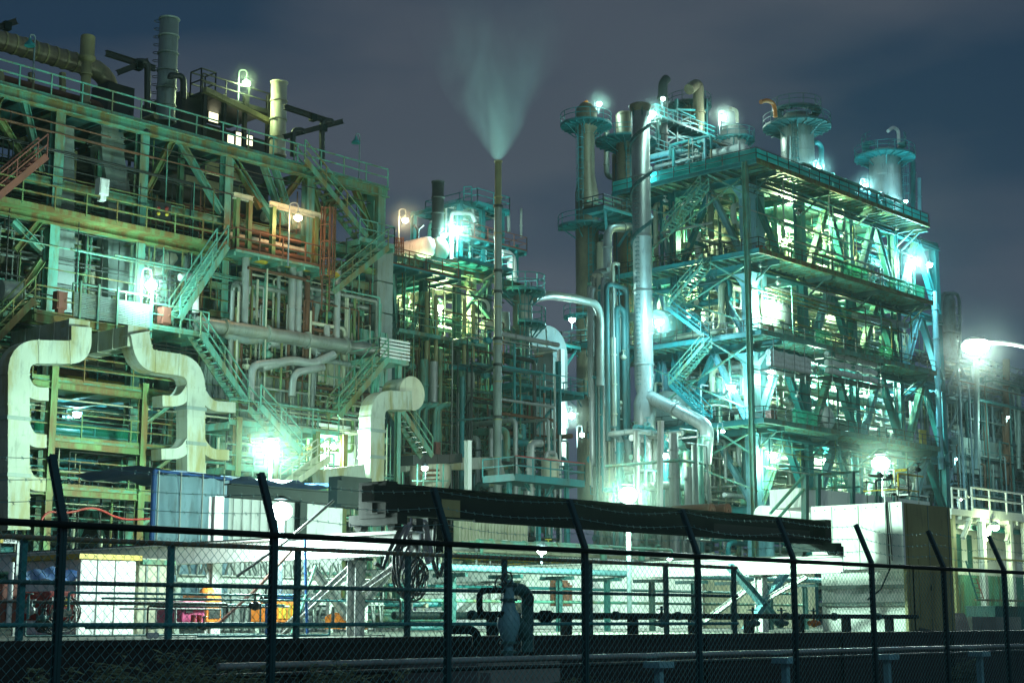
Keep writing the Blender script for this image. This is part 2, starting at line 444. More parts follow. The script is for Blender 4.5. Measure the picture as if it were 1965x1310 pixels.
# ------------------------------------------------------------------ LEFT STRUCTURE
FB = 63.0
xs = [ax(-90,FB,450), ax(100,FB,450), ax(270,FB,350), ax(432,FB,420), ax(590,FB,420), ax(727,FB,450)]
zT = zpx(240,270,FB); zC = zpx(382,270,FB); z3 = zpx(452,270,FB); z2 = zpx(632,270,FB); z1 = zpx(752,270,FB); zb = zpx(848,270,FB); za = zpx(945,270,FB)
ys = [FB, FB+7, FB+15]
L = frame('process_structure', 'huge rusty pale green steel process structure with ducts and open stairs, filling one side', 'process structure',
          xs, ys, [za, zb, z1, z2, z3, zC, zT], M['green'], .5, .28, .42, cmat=M['mint'])
xL, xR = xs[0]-4, xs[-1]
# deck plates on most levels, holes left between them
for z, spans in ((zT, [(xL,xs[3])]), (z3, [(xL,xs[5])]), (z2, [(xL,xs[3])]), (z1, [(xs[1],xs[4])]), (za,[(xL,xs[2]),(xs[3],xs[5])])):
    for a, b in spans:
        platform(L, a, b, FB+.3, FB+5.5, z+.02, M['tealdk'], '', joist=1.4, dz=.06)
platform(L, xL, xR+.3, FB-.35, FB+1.2, zT+.06, M['mint'], 'd', joist=0, r=.035)
MB().hbar((xL,FB-.3,zT-.28), (xR+.3,FB-.3,zT-.25), .45, .5).build('eave_girder', M['green'], L)
MB().hbar((xL,FB-.35,z3-.22), (ax(445,FB-.35,470),FB-.35,z3-.22), .4, .42).build('deck_girder', M['rusty'], L)
platform(L, xL, ax(440,FB-1.2,470), FB-1.2, FB+.3, z3, M['rusty'], 'd', r=.035)
# front diagonals, top storey, by photo position
for a in ((330,270,278,372),(345,270,424,408),(440,288,500,400),(445,300,530,430),(505,315,545,430),(525,315,565,440),(584,330,530,400),(590,335,618,430),(660,350,605,440),(680,360,715,450),
          (10,170,-40,250),(45,190,78,330),(0,230,60,330),(100,395,30,480),(25,425,80,480),(80,500,40,560),(0,345,60,290)):
    brace(L, pt(a[0],a[1],y=FB-.1), pt(a[2],a[3],y=FB-.1), .3, M['mint'] if a[0] % 2 else M['rusty'])
# extra uprights and struts, all storeys of the front and mid rows
R = random.Random(3)
for i in range(len(xs)-1):
    for a, b in ((zC,zT),(z3,zC),(z2,z3),(z1,z2),(zb,z1),(za,zb),(YZ,za)):
        x0, x1 = xs[i], xs[i+1]
        for yy in (ys[1],):
            brace(L, (x0,yy,a), ((x0+x1)/2,yy,b), .22, M['mint']); brace(L, (x1,yy,a), ((x0+x1)/2,yy,b), .22, M['mint'])
        if R.random() < .5:
            x = R.uniform(x0+1, x1-1); MB().hbar((x,FB+1.5,a), (x,FB+1.5,b), .25, .25, up=(0,1,0)).build('post', M['green'], L)
# penthouse walkway edge / gallery on lower front
GB = FB-3.5
for px, y0 in ((96,640),(272,735),(455,800)):
    x = ax(px, GB, 850); MB().hbar((x,GB,YZ), (x,GB,zpx(y0,px,GB)), .32, .32, up=(0,1,0)).build('column', M['rusty'], L)
x0, x1 = ax(55,GB,850), ax(340,GB,850)
for py, px in ((725,85),(838,85),(932,110)):
    z = zpx(py,px,GB)
    platform(L, x0, x1, GB, FB, z, M['green'], '', joist=1.6, dz=.1)
    MB().hbar((x0,GB-.02,z-.26), (x1,GB-.02,z-.26), .25, .3).build('deck_girder', M['rusty'], L)
    MB().rail([(x0,GB,z),(x1,GB,z)], 1.1, 2.2, .03).build('railing', M['rusty'], L)
    MB().rail([(x0,FB-.6,z),(x1,FB-.6,z)], 1.1, 2.2, .03).build('railing', M['teal'], L)
    for px2 in (272,):
        x = ax(px2,GB,850); brace(L, (x,GB,z-1.6), (x+1.6,GB,z-.4), .16, M['mint'])
MB().box((x0+2,FB-.5,zpx(838,85,GB)+.1), (x1,FB-.46,zpx(838,85,GB)+1.1)).build('guard_net', M['netg'], L)
# walkway with corrugated pale guard panel, second level
WY = FB-2.2; zw = zpx(630,270,WY)
xa, xb = ax(66,WY,590), ax(290,WY,640)
platform(L, xa, xb, WY, FB, zw, M['rusty'], 'l', joist=1.5)
MB().hbar((xa,WY-.02,zw-.26), (xb,WY-.02,zw-.26), .3, .42).build('deck_girder', M['rusty'], L)
m = MB(); xg = ax(140,WY,600)
for i in range(14): m.bar((xg,WY-.03,zw+.1+i*.08), (xb,WY-.03,zw+.1+i*.08), .05, .055)
m.build('corrugated_guard', M['ductgrey'], L)
MB().rail([(xa,WY,zw),(xg,WY,zw)], 1.2, 1.5, .035).build('railing', M['rusty'], L)
for px in (150,185,222,288):
    x = ax(px,WY,610); MB().bar((x,WY-.1,zw-.4), (x,WY-.1,zw+1.7), .09).build('guard_post', M['mint'], L)
MB().rail([(xg,WY+.1,zw+.4),(xb,WY+.1,zw+.4)], 1.2, 1.6, .03, toe=False).build('railing', M['mint'], L)
# landing at the foot of the pale stair, continuing shelf
zl = zpx(640,380,WY); platform(L, xb, ax(400,WY,640), WY, FB, zl, M['mint'], 'd', joist=1.5)
# lit balcony
BB = FB-1.8; zB = zpx(478,455,BB); x0, x1 = ax(452,BB,480), ax(628,BB,500)
platform(L, x0, x1, BB, FB, zB, M['mint'], 'dl', joist=1.3, rmat=M['rust'], r=.035)
for px in (460,484,530,612):
    x = ax(px,BB,450); MB().hbar((x,BB+.3,zB), (x,BB+.3,zB+2.7), .24, .24, up=(0,1,0)).build('balcony_post', M['rusty'], L)
MB().hbar((x0,BB+.3,zB+2.8), (ax(484,BB,450)+.2,BB+.3,zB+2.8), .22, .3).build('balcony_beam', M['cream'], L)
MB().hbar((ax(528,BB,450)-.2,BB+.3,zB+2.8), (x1,BB+.3,zB+2.8), .22, .3).build('balcony_beam', M['cream'], L)
for k in range(3):
    MB().tube([(x0+.5,BB+.9+k*.4,zB+.5+k*.55),(x1-.5,BB+.9+k*.4,zB+.5+k*.55)], .16, 8).build('header_pipe', M['cream'] if k == 1 else M['rust'], L)
# far end corner: pale clad panel column
px0, px1 = 724, 754
x0, x1 = ax(724,FB-.4,550), ax(754,FB-.4,550)
for y0_, y1_ in ((360,468),(476,540),(543,600),(603,760)):
    MB().box((x0,FB-.4,zpx(y1_,740,FB-.4)), (x1 if y0_ > 470 else ax(732,FB-.4,400),FB+.6,zpx(y0_,740,FB-.4))).build('end_panel', M['ductgrey'] if y0_ > 470 else M['mint'], L)
zE = zpx(468,735,FB-1); platform(L, ax(690,FB-1,460), ax(757,FB-1,460), FB-1, FB+3, zE, M['mint'], 'dr', joist=1)
# mid level ledges in the pipe bay
for px0, px1, py in ((400,700,545),(400,690,600),(395,720,690),(450,640,770),(440,745,812),(640,740,505)):
    y = FB-.2; z = zpx(py,px0,y)
    MB().hbar((ax(px0,y,py),y,z), (ax(px1,y,py),y,z), .25, .32).build('ledger_beam', R.choice((M['mint'],M['green'],M['rusty'])), L)
zg = zpx(820,540,GB)
platform(L, ax(440,GB,810), ax(650,GB,830), GB, FB, zg, M['mint'], 'd', joist=1.4)
platform(L, ax(440,GB,650), ax(640,GB,910), GB, FB, zpx(905,540,GB), M['mint'], 'd', joist=1.4)
for px in (528,607,660): 
    x = ax(px,GB,850); MB().hbar((x,GB,YZ), (x,GB,zg), .28, .28, up=(0,1,0)).build('column', M['rusty'], L)

# furnace casing that closes the view through the structure
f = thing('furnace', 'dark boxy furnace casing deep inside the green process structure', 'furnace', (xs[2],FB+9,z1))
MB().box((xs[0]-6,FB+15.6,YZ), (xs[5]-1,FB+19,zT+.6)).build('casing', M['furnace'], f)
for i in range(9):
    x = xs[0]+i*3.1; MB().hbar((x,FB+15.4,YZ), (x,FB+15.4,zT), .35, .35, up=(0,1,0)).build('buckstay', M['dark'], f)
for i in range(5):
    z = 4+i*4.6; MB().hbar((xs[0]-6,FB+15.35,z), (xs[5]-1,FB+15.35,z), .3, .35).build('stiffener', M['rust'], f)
f2 = thing('convection_box', 'grey green sloped furnace hood behind the diagonals of the top storey', 'furnace hood', (xs[3],FB+8,zC))
q0, q1 = ax(355,FB+6,330), ax(520,FB+6,330); m = MB(); c0 = (q0+q1)/2
zz0, zz1 = zpx(395,400,FB+6), zpx(290,400,FB+6)
m.add([(q0,FB+6,zz0),(q1,FB+6,zz0),(q1,FB+11,zz0),(q0,FB+11,zz0),(q0+1.2,FB+7.5,zz1),(q1-1.2,FB+7.5,zz1),(q1-1.2,FB+10,zz1),(q0+1.2,FB+10,zz1)], [(0,3,2,1),(4,5,6,7),(0,1,5,4),(1,2,6,5),(2,3,7,6),(3,0,4,7)])
m.build('hood', M['olive'], f2)
for k in range(4):
    x = q0+(q1-q0)*k/3; MB().bar((x,FB+5.9,zz0-.1), (x,FB+5.9,zz0-2.5), .3).build('hanger', M['dark'], f2)

# penthouse and roof clutter
ph = thing('penthouse', 'black roof cabin with lit openings on top of the green process structure', 'roof cabin', (ax(440,FB+8,260),FB+8,zT))
a, b = ax(345,FB+8,280), ax(545,FB+8,280)
zt = zpx(205,440,FB+8); z0_ = zT-.2
m = MB()
m.box((a,FB+8,z0_), (ax(395,FB+8,280),FB+12,zpx(180,370,FB+8))); m.box((ax(395,FB+8,280),FB+9.5,z0_), (b,FB+12,zpx(240,470,FB+8)))
m.build('cabin_wall', M['dark'], ph)
for (u0,v0,u1,v1) in ((400,218,418,232),(436,262,448,278),(452,258,470,280),(473,262,484,278)):
    p0, p1 = pt(u0,v1,y=FB+9.3), pt(u1,v0,y=FB+9.3)
    fr = MB().box((p0.x-.08,FB+9.28,p0.z-.08), (p1.x+.08,FB+9.5,p1.z+.08)).build('window', M['dark'], ph)
    MB().box((p0.x,FB+9.25,p0.z), (p1.x,FB+9.3,p1.z)).build('pane', M['glass'], fr)
zq = zpx(188,450,FB+7)
platform(ph, ax(388,FB+7,190), ax(520,FB+7,190), FB+7, FB+11, zpx(180,400,FB+7), M['dark'], 'dn', r=.035)
for px in (392,430,470,515):
    x = ax(px,FB+7,200); MB().hbar((x,FB+7,zT), (x,FB+7,zpx(182,px,FB+7)), .22, .22, up=(0,1,0)).build('post', M['dark'], ph)
MB().bar(pt(393,172,y=FB+6.8), pt(520,235,y=FB+6.8), .3).build('sloping_beam', M['olive'], ph)
p = pt(385,180,y=FB+7); MB().rail([p, p+V((1.0,0,0)), p+V((1.0,1.0,0)), p+V((0,1,0)), p], 1.5, 1, .035).build('hatch_cage', M['dark'], ph)

def stack(label, px, w, ptop, pbot, y, mat, rings=5, rungs=False, name='exhaust_stack', capw=0, group=None, n=22):
    b = pt(px, pbot, y=y); t = pt(px, ptop, y=y); r = w/2*(b-EYEP).dot(FWD2)/F
    T = thing(name, label, 'stack', b, group); h = t.z-b.z
    prof = [(r,0),(r,h),(r*.86,h),(r*.86,h-.6)]
    m = MB().lathe(b, prof, n, cap=False)
    m.build('shaft', mat, T)
    for i in range(rings+1):
        z = h*(i+.0)/max(1,rings); MB().ring(b, r-.02, r+.06, max(0,z-.1), z-.02 if z > .1 else .1, n).build('collar', mat, T)
    if rungs:
        m = MB(); e = -RGT
        for i in range(int(h/.45)): 
            c = b+e*r+V((0,0,.3+i*.45)); m.torus(c+e*.12, .18, .022, 'z', 8, 4)
        m.build('rung_ladder', M['dark'], T)
    if capw:
        R2 = r*capw; MB().lathe(b, [(r*1.02,h-.9),(R2*1.18,h-.75),(R2*1.18,h-.6),(R2,h-.55),(R2,h+.45),(R2*.9,h+.5)], n).build('rain_cap', mat, T)
    return T
stack('tall pale green riveted exhaust stack with rung ladder on the process structure roof', 317, 38, 33, 235, FB+5, M['ductgrey'], 6, True)
stack('shorter stack lit yellow on one side beside the black roof cabin', 532, 32, 156, 300, FB+6, M['cream'], 4)
stack('dark flue with wide drum cap beside the ribbed horizontal pipe', 160, 20, 85, 250, FB+4, M['olive'], 3, capw=1.45)
# ribbed horizontal flue with elbow
T = thing('ribbed_flue', 'fat dark ribbed flue pipe lying above the roof with an elbow down', 'flue pipe', pt(100,200,y=FB+6))
y = FB+6; pa_, pb_ = pt(-60,120,y=y), pt(212,122,y=y); r = .52*36*70/3000*1.15
pa_.z = pb_.z = pt(150,122,y=y).z
m = MB().pipe([pa_, pb_, pt(212,240,y=y)], r, 18, br=1.8); m.build('pipe_run', M['brown'], T)
for i in range(12):
    x = pa_.x+(pb_.x-pa_.x-1.6)*i/11; MB().tube([(x-.05,y,pa_.z),(x+.05,y,pa_.z)], r*1.07, 18).build('rib', M['olive'], T)
MB().cbox(pt(215,215,y=y), 1.6, 1.6, 2.6).build('hopper', M['dark'], T)
for px in (60,120,165): MB().bar(pt(px,140,y=y), pt(px,210,y=y), .25).build('support', M['olive'], T)
# davit hoist beams
for i, (pts, lb) in enumerate(((((203,102),(298,132)),'black hoist beam over the ribbed flue elbow'), (((225,140),(285,117)),'short black hoist beam crossing another near the pale green stack'),
        (((545,205),(628,232)),'thin black beam from the yellow lit stack toward the hooked davits'), (((545,263),(658,233)),'pale edged monorail beam carried by two hooked davits'), (((-25,60),(32,41)),'pale edged monorail beam end sticking out against the sky'))):
    T = thing('hoist_beam', lb, 'hoist beam', pt(*pts[0], y=FB+4)); MB().hbar(pt(*pts[0],y=FB+4), pt(*pts[1],y=FB+4), .22, .3).build('beam', M['dark'], T)
    MB().cbox(pt((pts[0][0]+pts[1][0]*2)/3,(pts[0][1]+pts[1][1]*2)/3+3,y=FB+4), .35,.35,.4).build('trolley', M['black'], T)
for i, (px, py, ex, pb2, lb) in enumerate(((283,118,-20,210,'hooked dark davit pipe next to the pale green stack'),(562,250,18,300,'lower of two hooked davits under the monorail beam'),(618,232,18,315,'taller hooked davit carrying the monorail beam'),(352,145,-25,190,'small hooked vent pipe beside the black roof cabin'))):
    b = pt(px,pb2,y=FB+4); solo(MB().pipe([b, pt(px,py,y=FB+4), pt(px+ex,py,y=FB+4), pt(px+ex,py+6,y=FB+4)], .17, 8, br=.7), 'davit', M['dark'], lb, 'davit', b)
# unlit gooseneck lamps on the roof edge
for px, py, pb2, s, lb in ((57,85,150,-1,'unlit teal gooseneck lamp above the ribbed flue'),(683,272,345,-1,'unlit teal gooseneck lamp at the far roof corner')):
    b = pt(px+s*-6,pb2,y=FB+1); c = pt(px,py,y=FB+1); T = thing('roof_lamp', lb, 'lamp', b)
    MB().tube(rounded([b, V((b.x,b.y,c.z+.5)), V((c.x,c.y,c.z+.5)), V((c.x,c.y,c.z+.15))], .25), .04, 6).build('pole', M['farst'], T)
    MB().lathe(c, [(.26,-.1),(.24,0),(.1,.15),(.05,.3)], 10).build('lamp_shade', M['teal'], T)

# stairs on the left structure
for (u0,v0,u1,v1,yy,wy,mt,lb) in (
    (585,305,705,455,FB-.9,.9,M['green'],'dark green stair dropping from the roof edge to the end platform'),
    (745,475,640,560,FB-1.6,.9,M['green'],'stair from the end platform back under itself toward the lit balcony'),
    (437,472,345,612,FB-2.2,.9,M['mint'],'pale mint stair rising from the white guard walkway to the upper deck'),
    (385,640,475,772,FB-2.6,.9,M['mint'],'pale mint stair going down from the guard walkway past the cream duct'),
    (500,780,578,868,FB-4.4,.9,M['mint'],'pale stair flight glowing beside the big yard floodlight'),
    (632,880,560,930,FB-4.6,.9,M['cream'],'lowest pale stair flight just above the black portal beam'),
    (745,688,650,800,FB-3.8,.9,M['green'],'green stair climbing to the caged landing above the drum elbow'),
    (66,575,-20,665,FB-2.4,.9,M['rusty'],'rusty stair leaving the guard walkway toward the picture edge'),
    (90,300,-30,400,FB-1.2,.8,M['brick'],'reddish stair high beside the rectangular flue'),
    (765,778,830,875,FB-1.0,.9,M['green'],'shaded stair below the drum elbow')):
    staircase(pt(u0,v0,y=yy), pt(u1,v1,y=yy), V((0,wy,0)), mt, lb)
zP = zpx(690,745,FB-3.6); T = thing('caged_landing', 'pale landing cage with mesh guard above the drum elbow', 'landing', pt(760,695,y=FB-3.6))
xa, xb = ax(728,FB-3.6,690), ax(785,FB-3.6,690)
platform(T, xa, xb, FB-3.6, FB-1.2, zP, M['mint'], 'dlr')
m = MB()
for i in range(6): m.bar((xa,FB-3.65,zP+.15+i*.18), (xb,FB-3.65,zP+.15+i*.18), .04, .1)
m.build('slat_guard', M['white'], T)
for x in (xa+.2, xb-.2): MB().hbar((x,FB-3,YZ), (x,FB-3,zP), .25, .25, up=(0,1,0)).build('post', M['mint'], T)

# big rectangular ducts
def duct_thing(label, runs, y, d, mat, group=None):
    T = None
    for k, (w, pts, nm) in enumerate(runs):
        P = [pt(px,py,y=y) if len(q) == 2 else pt(px,py,y=y)+V((0,q[2],0)) for q in pts for px, py in [q[:2]]]
        if T is None: T = thing('duct', label, 'duct', P[0], group)
        run = MB().duct(P, w, d*(1 if k == 0 else .92), (0,1,0), rib=(1.15 if k == 0 else 0)).build(nm, mat, T)
        if k == 0:
            for f in (.3,.62): MB().cbox(P[0].lerp(P[1],f), w*1.1, d*1.1, .16).build('flange', M['ductgrey'], run)
    return T
DY = FB-4.6
duct_thing('cream square duct riser at the picture edge curling up through two elbows', [(.98,[(26,1015),(26,676),(146,678),(146,629)],'main_run'),(.55,[(28,715),(50,756),(84,758)],'branch'),(.55,[(28,800),(50,846),(80,848)],'branch'),(.55,[(28,885),(50,929),(78,931)],'branch')], DY, .85, M['duct'])
duct_thing('cream square duct with yellow stains swooping down in an S beneath the guard walkway', [(.98,[(366,915),(366,706),(268,692),(258,642)],'main_run'),(.48,[(362,735),(340,771),(302,770)],'branch'),(.48,[(370,742),(394,780),(442,783)],'branch'),(.48,[(362,838),(340,871),(300,872)],'branch'),(.48,[(370,838),(392,872),(430,874)],'branch')], DY, .85, M['duct'])
duct_thing('cream square duct rising beside the bright lower wall to a round drum elbow', [(.95,[(712,925),(714,768),(778,770)],'main_run'),(.7,[(690,905),(668,908),(610,915)],'branch')], DY, .9, M['duct'])
duct_thing('tall rectangular grey flue duct with a sloping dogleg next to the first column', [(1.25,[(205,250),(205,300),(218,360),(218,585)],'main_run')], FB+1.6, 1.0, M['ductgrey'])
duct_thing('brownish rectangular flue duct behind the first green column', [(1.1,[(112,245),(112,600)],'main_run')], FB+1.4, 1.0, M['ductgrey'])
for u, v in ((146,640),(258,652)):
    c = pt(u,v,y=DY); T = thing('duct_tail', 'short duct tail under the guard walkway, %s' % ('above the duct riser' if u < 200 else 'above the swooping duct'), 'duct', c); MB().duct([c+V((0,-.2,.1)),c+V((0,4.5,.1))],.96,.9,(0,0,1)).build('rear_run', M['duct'], T)
for u, v in ((26,795),(26,705),(366,832),(366,748),(713,868)):
    pass
T = thing('drum_elbow', 'round ended cream drum elbow hanging under the caged landing', 'duct', pt(775,756,y=DY+.8))
c = pt(772,757,y=DY+.9); MB().tube([c-V((0,.7,0)), c+V((0,.7,0))], .85, 24).build('drum_shell', M['duct'], T)
MB().tube([c-V((0,.76,0)), c-V((0,.70,0))], .9, 24).build('flange', M['cream'], T)
# long low duct
T = thing('long_duct', 'long low cream duct running level past the white post', 'duct', pt(800,890,y=70))
MB().duct([pt(770,893,y=70), pt(950,888,y=70), pt(955,930,y=70)], .75, .8).build('main_run', M['duct'], T)
T = thing('round_hopper', 'bright cream round hopper under a black hood, lit by a hanging lamp', 'hopper', pt(822,905,y=68))
MB().lathe(pt(825,940,y=69), [(.3,-.8),(1.0,-.2),(1.3,.5),(1.3,1.5),(.9,1.8)], 22).build('bowl', M['cream'], T)
MB().duct([pt(775,884,y=68.4),pt(868,880,y=68.4)], .55, 1.6, rib=1).build('hood', M['dark'], T)
for u in (800,812,838,850): MB().bar(pt(u,938,y=67.2),pt(u+1,890,y=67.2),.07).build('guard_post', M['mint'], T)
MB().bar(pt(790,922,y=67.2),pt(860,922,y=67.2),.06).build('guard_rail', M['mint'], T)
for k in range(3): MB().tube([pt(808,902+k*9,y=67.6),pt(842,902+k*9,y=67.6)],.07,6).build('feed_pipe', M['rust'], T)
# bright white lower wall panels
for px0,py0,px1,py1,yy,mt,lb in ((598,820,690,905,FB-.8,M['white'],'white lower wall glowing behind the stair at the duct'),(610,640,680,735,FB-.6,M['cream'],'pale cladding panel in the pipe bay'),(690,640,745,735,FB-.7,M['mint'],'pale green cladding panel beside the caged landing stair'),(460,735,600,810,FB-.5,M['ductgrey'],'grey pleated canvas sheet hung behind the lower pipes'),(390,700,450,780,FB-.4,M['ductgrey'],'grey cladding behind the mint stair')):
    p, q = pt(px0,py1,y=yy), pt(px1,py0,y=yy); m = MB().box((p.x,yy,p.z), (q.x,yy+.35,q.z)); n_ = 5
    for i in range(n_): m.bar((p.x+(q.x-p.x)*(i+.5)/n_,yy-.02,p.z), (p.x+(q.x-p.x)*(i+.5)/n_,yy-.02,q.z), .07)
    solo(m, 'wall_panel', mt, lb, 'wall panel', (p.x,yy,p.z))
# control cabinets
for px,py,yy,mt,lb in ((315,606,FB-2.0,M['brick'],'faded red control cabinet by the bright cool lamp'),(115,577,FB-2.0,M['brick'],'faded red control cabinet on the rusty landing'),(196,360,FB-1.1,M['white'],'small white junction box on the upper rail'),(1019,788,74,M['brick'],'faded red cabinet on the landing under the small vessel'),(836,860,72,M['brick'],'faded red cabinet beside the shaded stair')):
    p = pt(px,py,y=yy); m = MB().cbox(p,.5,.4,.8); m.cbox(p-V((0,.22,0)),.42,.05,.7); m.cbox(p-V((-.12,.26,0)),.05,.04,.12); m.bar(p-V((0,0,.4)),p-V((0,0,.65)),.3)
    solo(m, 'control_cabinet', mt, lb, 'control cabinet', p-V((0,0,.65)))
T = thing('traffic_signal_box', 'signal panel with red and yellow lights on the upper deck', 'signal panel', pt(311,400,y=FB-.8))
MB().cbox(pt(311,405,y=FB-.7),.9,.2,.8).build('panel', M['dark'], T)
for px,py,mt in ((304,400,M['red']),(320,400,M['red']),(304,410,M['yellow']),(320,412,M['yellow'])): MB().ball(pt(px,py,y=FB-.82),.1,8,6).build('indicator', mt, T)

# hand placed pipes of the left structure
def pipe_thing(label, pts, y, r, mat, br=None, fl=0, group=None, n=10, name='pipe', xpl=None):
    P = [pt(q[0],q[1],y=None if xpl else (q[2] if len(q) > 2 else y), x=xpl) for q in pts]
    return solo(MB().pipe(P, r, n, br=br, flange=fl), name, mat, label, 'pipe', P[0], group)
PY = FB-1.0
for pts, r, mt, lb, yy in (
    ([(472,487),(468,645),(500,652),(515,665)],.20,M['galv'],'pale clad riser with a long bend below the lit balcony corner',PY),
    ([(562,510),(557,645),(540,660),(505,655)],.21,M['galv'],'first of two paired pale risers in the middle of the pipe bay',PY),
    ([(574,512),(570,655),(600,668),(610,680)],.21,M['galv'],'second of two paired pale risers in the middle of the pipe bay',PY),
    ([(590,530),(587,700)],.16,M['rust'],'rust red riser beside the paired pale risers',PY),
    ([(648,520),(645,675),(600,665)],.19,M['galv'],'pale riser under the reddish ladder cage',PY),
    ([(476,550),(492,610)],.22,M['galv'],'slanting pale strut pipe beside the first riser',PY+.5),
    ([(600,625),(612,560)],.22,M['ductgrey'],'slanting grey strut pipe beside the rust red riser',PY+.5),
    ([(380,620),(760,680)],.36,M['shell'],'thick horizontal pipe crossing the lower pipe bay',PY-.3),
    ([(500,705),(560,690),(600,700),(640,680)],.24,M['galv'],'thick kinked pipe bending under the pipe bay',PY-.5),
    ([(480,770),(483,700),(530,695)],.2,M['galv'],'short pale pipe with one elbow near the canvas sheet',PY-.6),
    ([(560,760),(563,715),(620,705)],.2,M['galv'],'second short pale pipe with one elbow near the canvas sheet',PY-.6),
    ([(627,625),(627,690)],.18,M['galv'],'stubby pale pipe hanging at the pale cladding panel',PY),
    ([(430,640),(475,655),(520,645)],.22,M['ductgrey'],'grey pipe bowing beneath the guard landing',PY-.2),
    ([(0,556),(40,560)],.45,M['galv'],'fat shiny pipe end entering at the picture edge under the stair',PY),
    ([(345,532),(375,530),(375,600)],.18,M['white'],'white lit pipe elbow beside the cool bright lamp',PY),
    ([(150,440),(152,490),(175,515),(178,580)],.34,M['cream'],'yellowish ribbed bellows pipe between the two flue ducts',FB+2.6),
    ([(330,490),(310,515),(290,520)],.36,M['cream'],'ribbed elbow pipe behind the cool bright lamp',FB+2.0),
    ([(505,415),(600,435)],.28,M['cream'],'pale lagged header under the balcony roof',FB+.8),
    ([(475,492),(510,500)],.22,M['yellow'],'short yellow stub pipe below the balcony floor',PY),
    ([(548,505),(592,515)],.2,M['yellow'],'second short yellow stub pipe below the balcony floor',PY),
    ([(620,520),(648,530)],.2,M['yellow'],'yellow stub pipe ending at the pale riser',PY)):
    pipe_thing(lb, pts, yy, r, mt, fl=2.5 if r > .15 else 0)
R = random.Random(11)
for i in range(26):
    px = 450+R.random()*270; p0 = 500+R.random()*60; p1 = p0+80+R.random()*130
    pipe_thing('slim upright pipe among many in the pipe bay below the balcony', [(px,p0),(px-2,p1)], FB-.6+R.random()*2.5, R.uniform(.05,.13), R.choice((M['mint'],M['green'],M['rusty'],M['galv'],M['rust'])), group='slim pipes of the pipe bay', name='slim_pipe')
# caged ladder
T = thing('ladder_cage', 'rust red ladder cage dropping from the lit balcony', 'ladder', pt(622,500,y=FB-2))
b = pt(625,560,y=FB-2); m = MB(); h = 4.5
for a in range(7):
    t = math.pi*a/6; m.bar(b+V((.4*math.cos(t),-.5*math.sin(t),.8)), b+V((.4*math.cos(t),-.5*math.sin(t),h)), .05)
for k in range(5):
    ps = [b+V((.4*math.cos(math.pi*a/6),-.5*math.sin(math.pi*a/6),.8+k*.9)) for a in range(7)]
    for u, w_ in zip(ps, ps[1:]): m.bar(u, w_, .05)
m.build('cage', M['rust'], T); m = MB()
for s_ in (-.25,.25): m.bar(b+V((s_,0,-1)), b+V((s_,0,h)), .06)
for k in range(16): m.bar(b+V((-.25,0,-1+k*.34)), b+V((.25,0,-1+k*.34)), .04)
m.build('rung_ladder', M['rust'], T)
# tangles of pipes behind
# secondary steel: girts, hangers and inner railings of every storey
R = random.Random(17); ng = 0
for i in range(len(xs)-1):
    for a, b in ((zC,zT),(z3,zC),(z2,z3),(z1,z2),(zb,z1),(za,zb)):
        x0, x1 = xs[i], xs[i+1]
        for k in range(3 if b > z2 and i > 1 else 1):
            yy = FB+R.choice((3.2,4.2,5.5) if i < 2 or b == zT else (.1,.9,1.8,3.0)); s_ = R.choice((.12,.16,.2)); mt = R.choice((M['green'],M['mint'],M['rusty'],M['rust'],M['dark']))
            if R.random() < .5: MB().hbar((R.uniform(x0,x1-2),yy,R.uniform(a+.5,b-.6)),(0,0,0),s_,s_) if False else MB().hbar((x0,yy,(zz:=R.uniform(a+.8,b-.7))),(x1,yy,zz),s_,s_).build('girt', mt, L)
            else: MB().hbar(((xx:=R.uniform(x0+.5,x1-.5)),yy,a),(xx,yy,b-.4),s_,s_,up=(0,1,0)).build('hanger', mt, L)
for z in (za,zb,z1,z2,z3):
    for yy in ((FB+5,) if z < z2 else (FB+1.4,FB+5)): MB().rail([(xs[0],yy,z),(xs[5]-.5,yy,z)],1.1,1.8,.028).build('inner_railing', R.choice((M['rusty'],M['teal'],M['green'])), L)
mg = [M['mint'],M['green'],M['rusty'],M['galv'],M['ductgrey'],M['rust'],M['cream']]
pipe_bank('dense tangle of pipes under the balcony in the green structure', ((xs[3],FB+.6,z1-1), (xs[5],FB+6,z3)), 75, mg, 21, .06, .3)
pipe_bank('pipes and ducts crossing behind the diagonals of the top storey', ((xs[1],FB+2,z3), (xs[5],FB+12,zT-.5)), 60, [M['dark'],M['olive'],M['furnace'],M['green'],M['rust']], 22, .07, .45, vert=.3)
pipe_bank('pipes behind the guard walkway and the flue ducts', ((xL,FB+3,z1), (xs[3],FB+12,z3)), 60, mg+[M['yellow']], 23, .07, .35)
pipe_bank('pipes in the dim lowest storeys behind the cream duct risers', ((xL,FB+4,YZ), (xs[3],FB+14,z1)), 45, [M['tealdk'],M['dark'],M['teal'],M['tealdk'],M['furnace']], 24, .08, .4, vert=.3)
pipe_bank('pipes around the bright lower wall and the stairs', ((xs[3],FB+.5,YZ), (xs[5],FB+8,z1)), 50, mg, 25, .08, .4)
pipe_bank('thin conduits and cable runs over the face of the green structure', ((xL,FB-.5,z1), (xs[5],FB+.4,zT)), 70, [M['rust'],M['mint'],M['dark'],M['rusty'],M['dark']], 27, .025, .06, valve=4, vert=.8, vs=.6)
pipe_bank('thin conduits and stanchions about the lower galleries', ((xs[0],FB-3,YZ), (xs[5],FB-.6,z1)), 70, [M['rusty'],M['mint'],M['dark'],M['cream']], 28, .025, .07, valve=6, vert=.75, vs=.7)
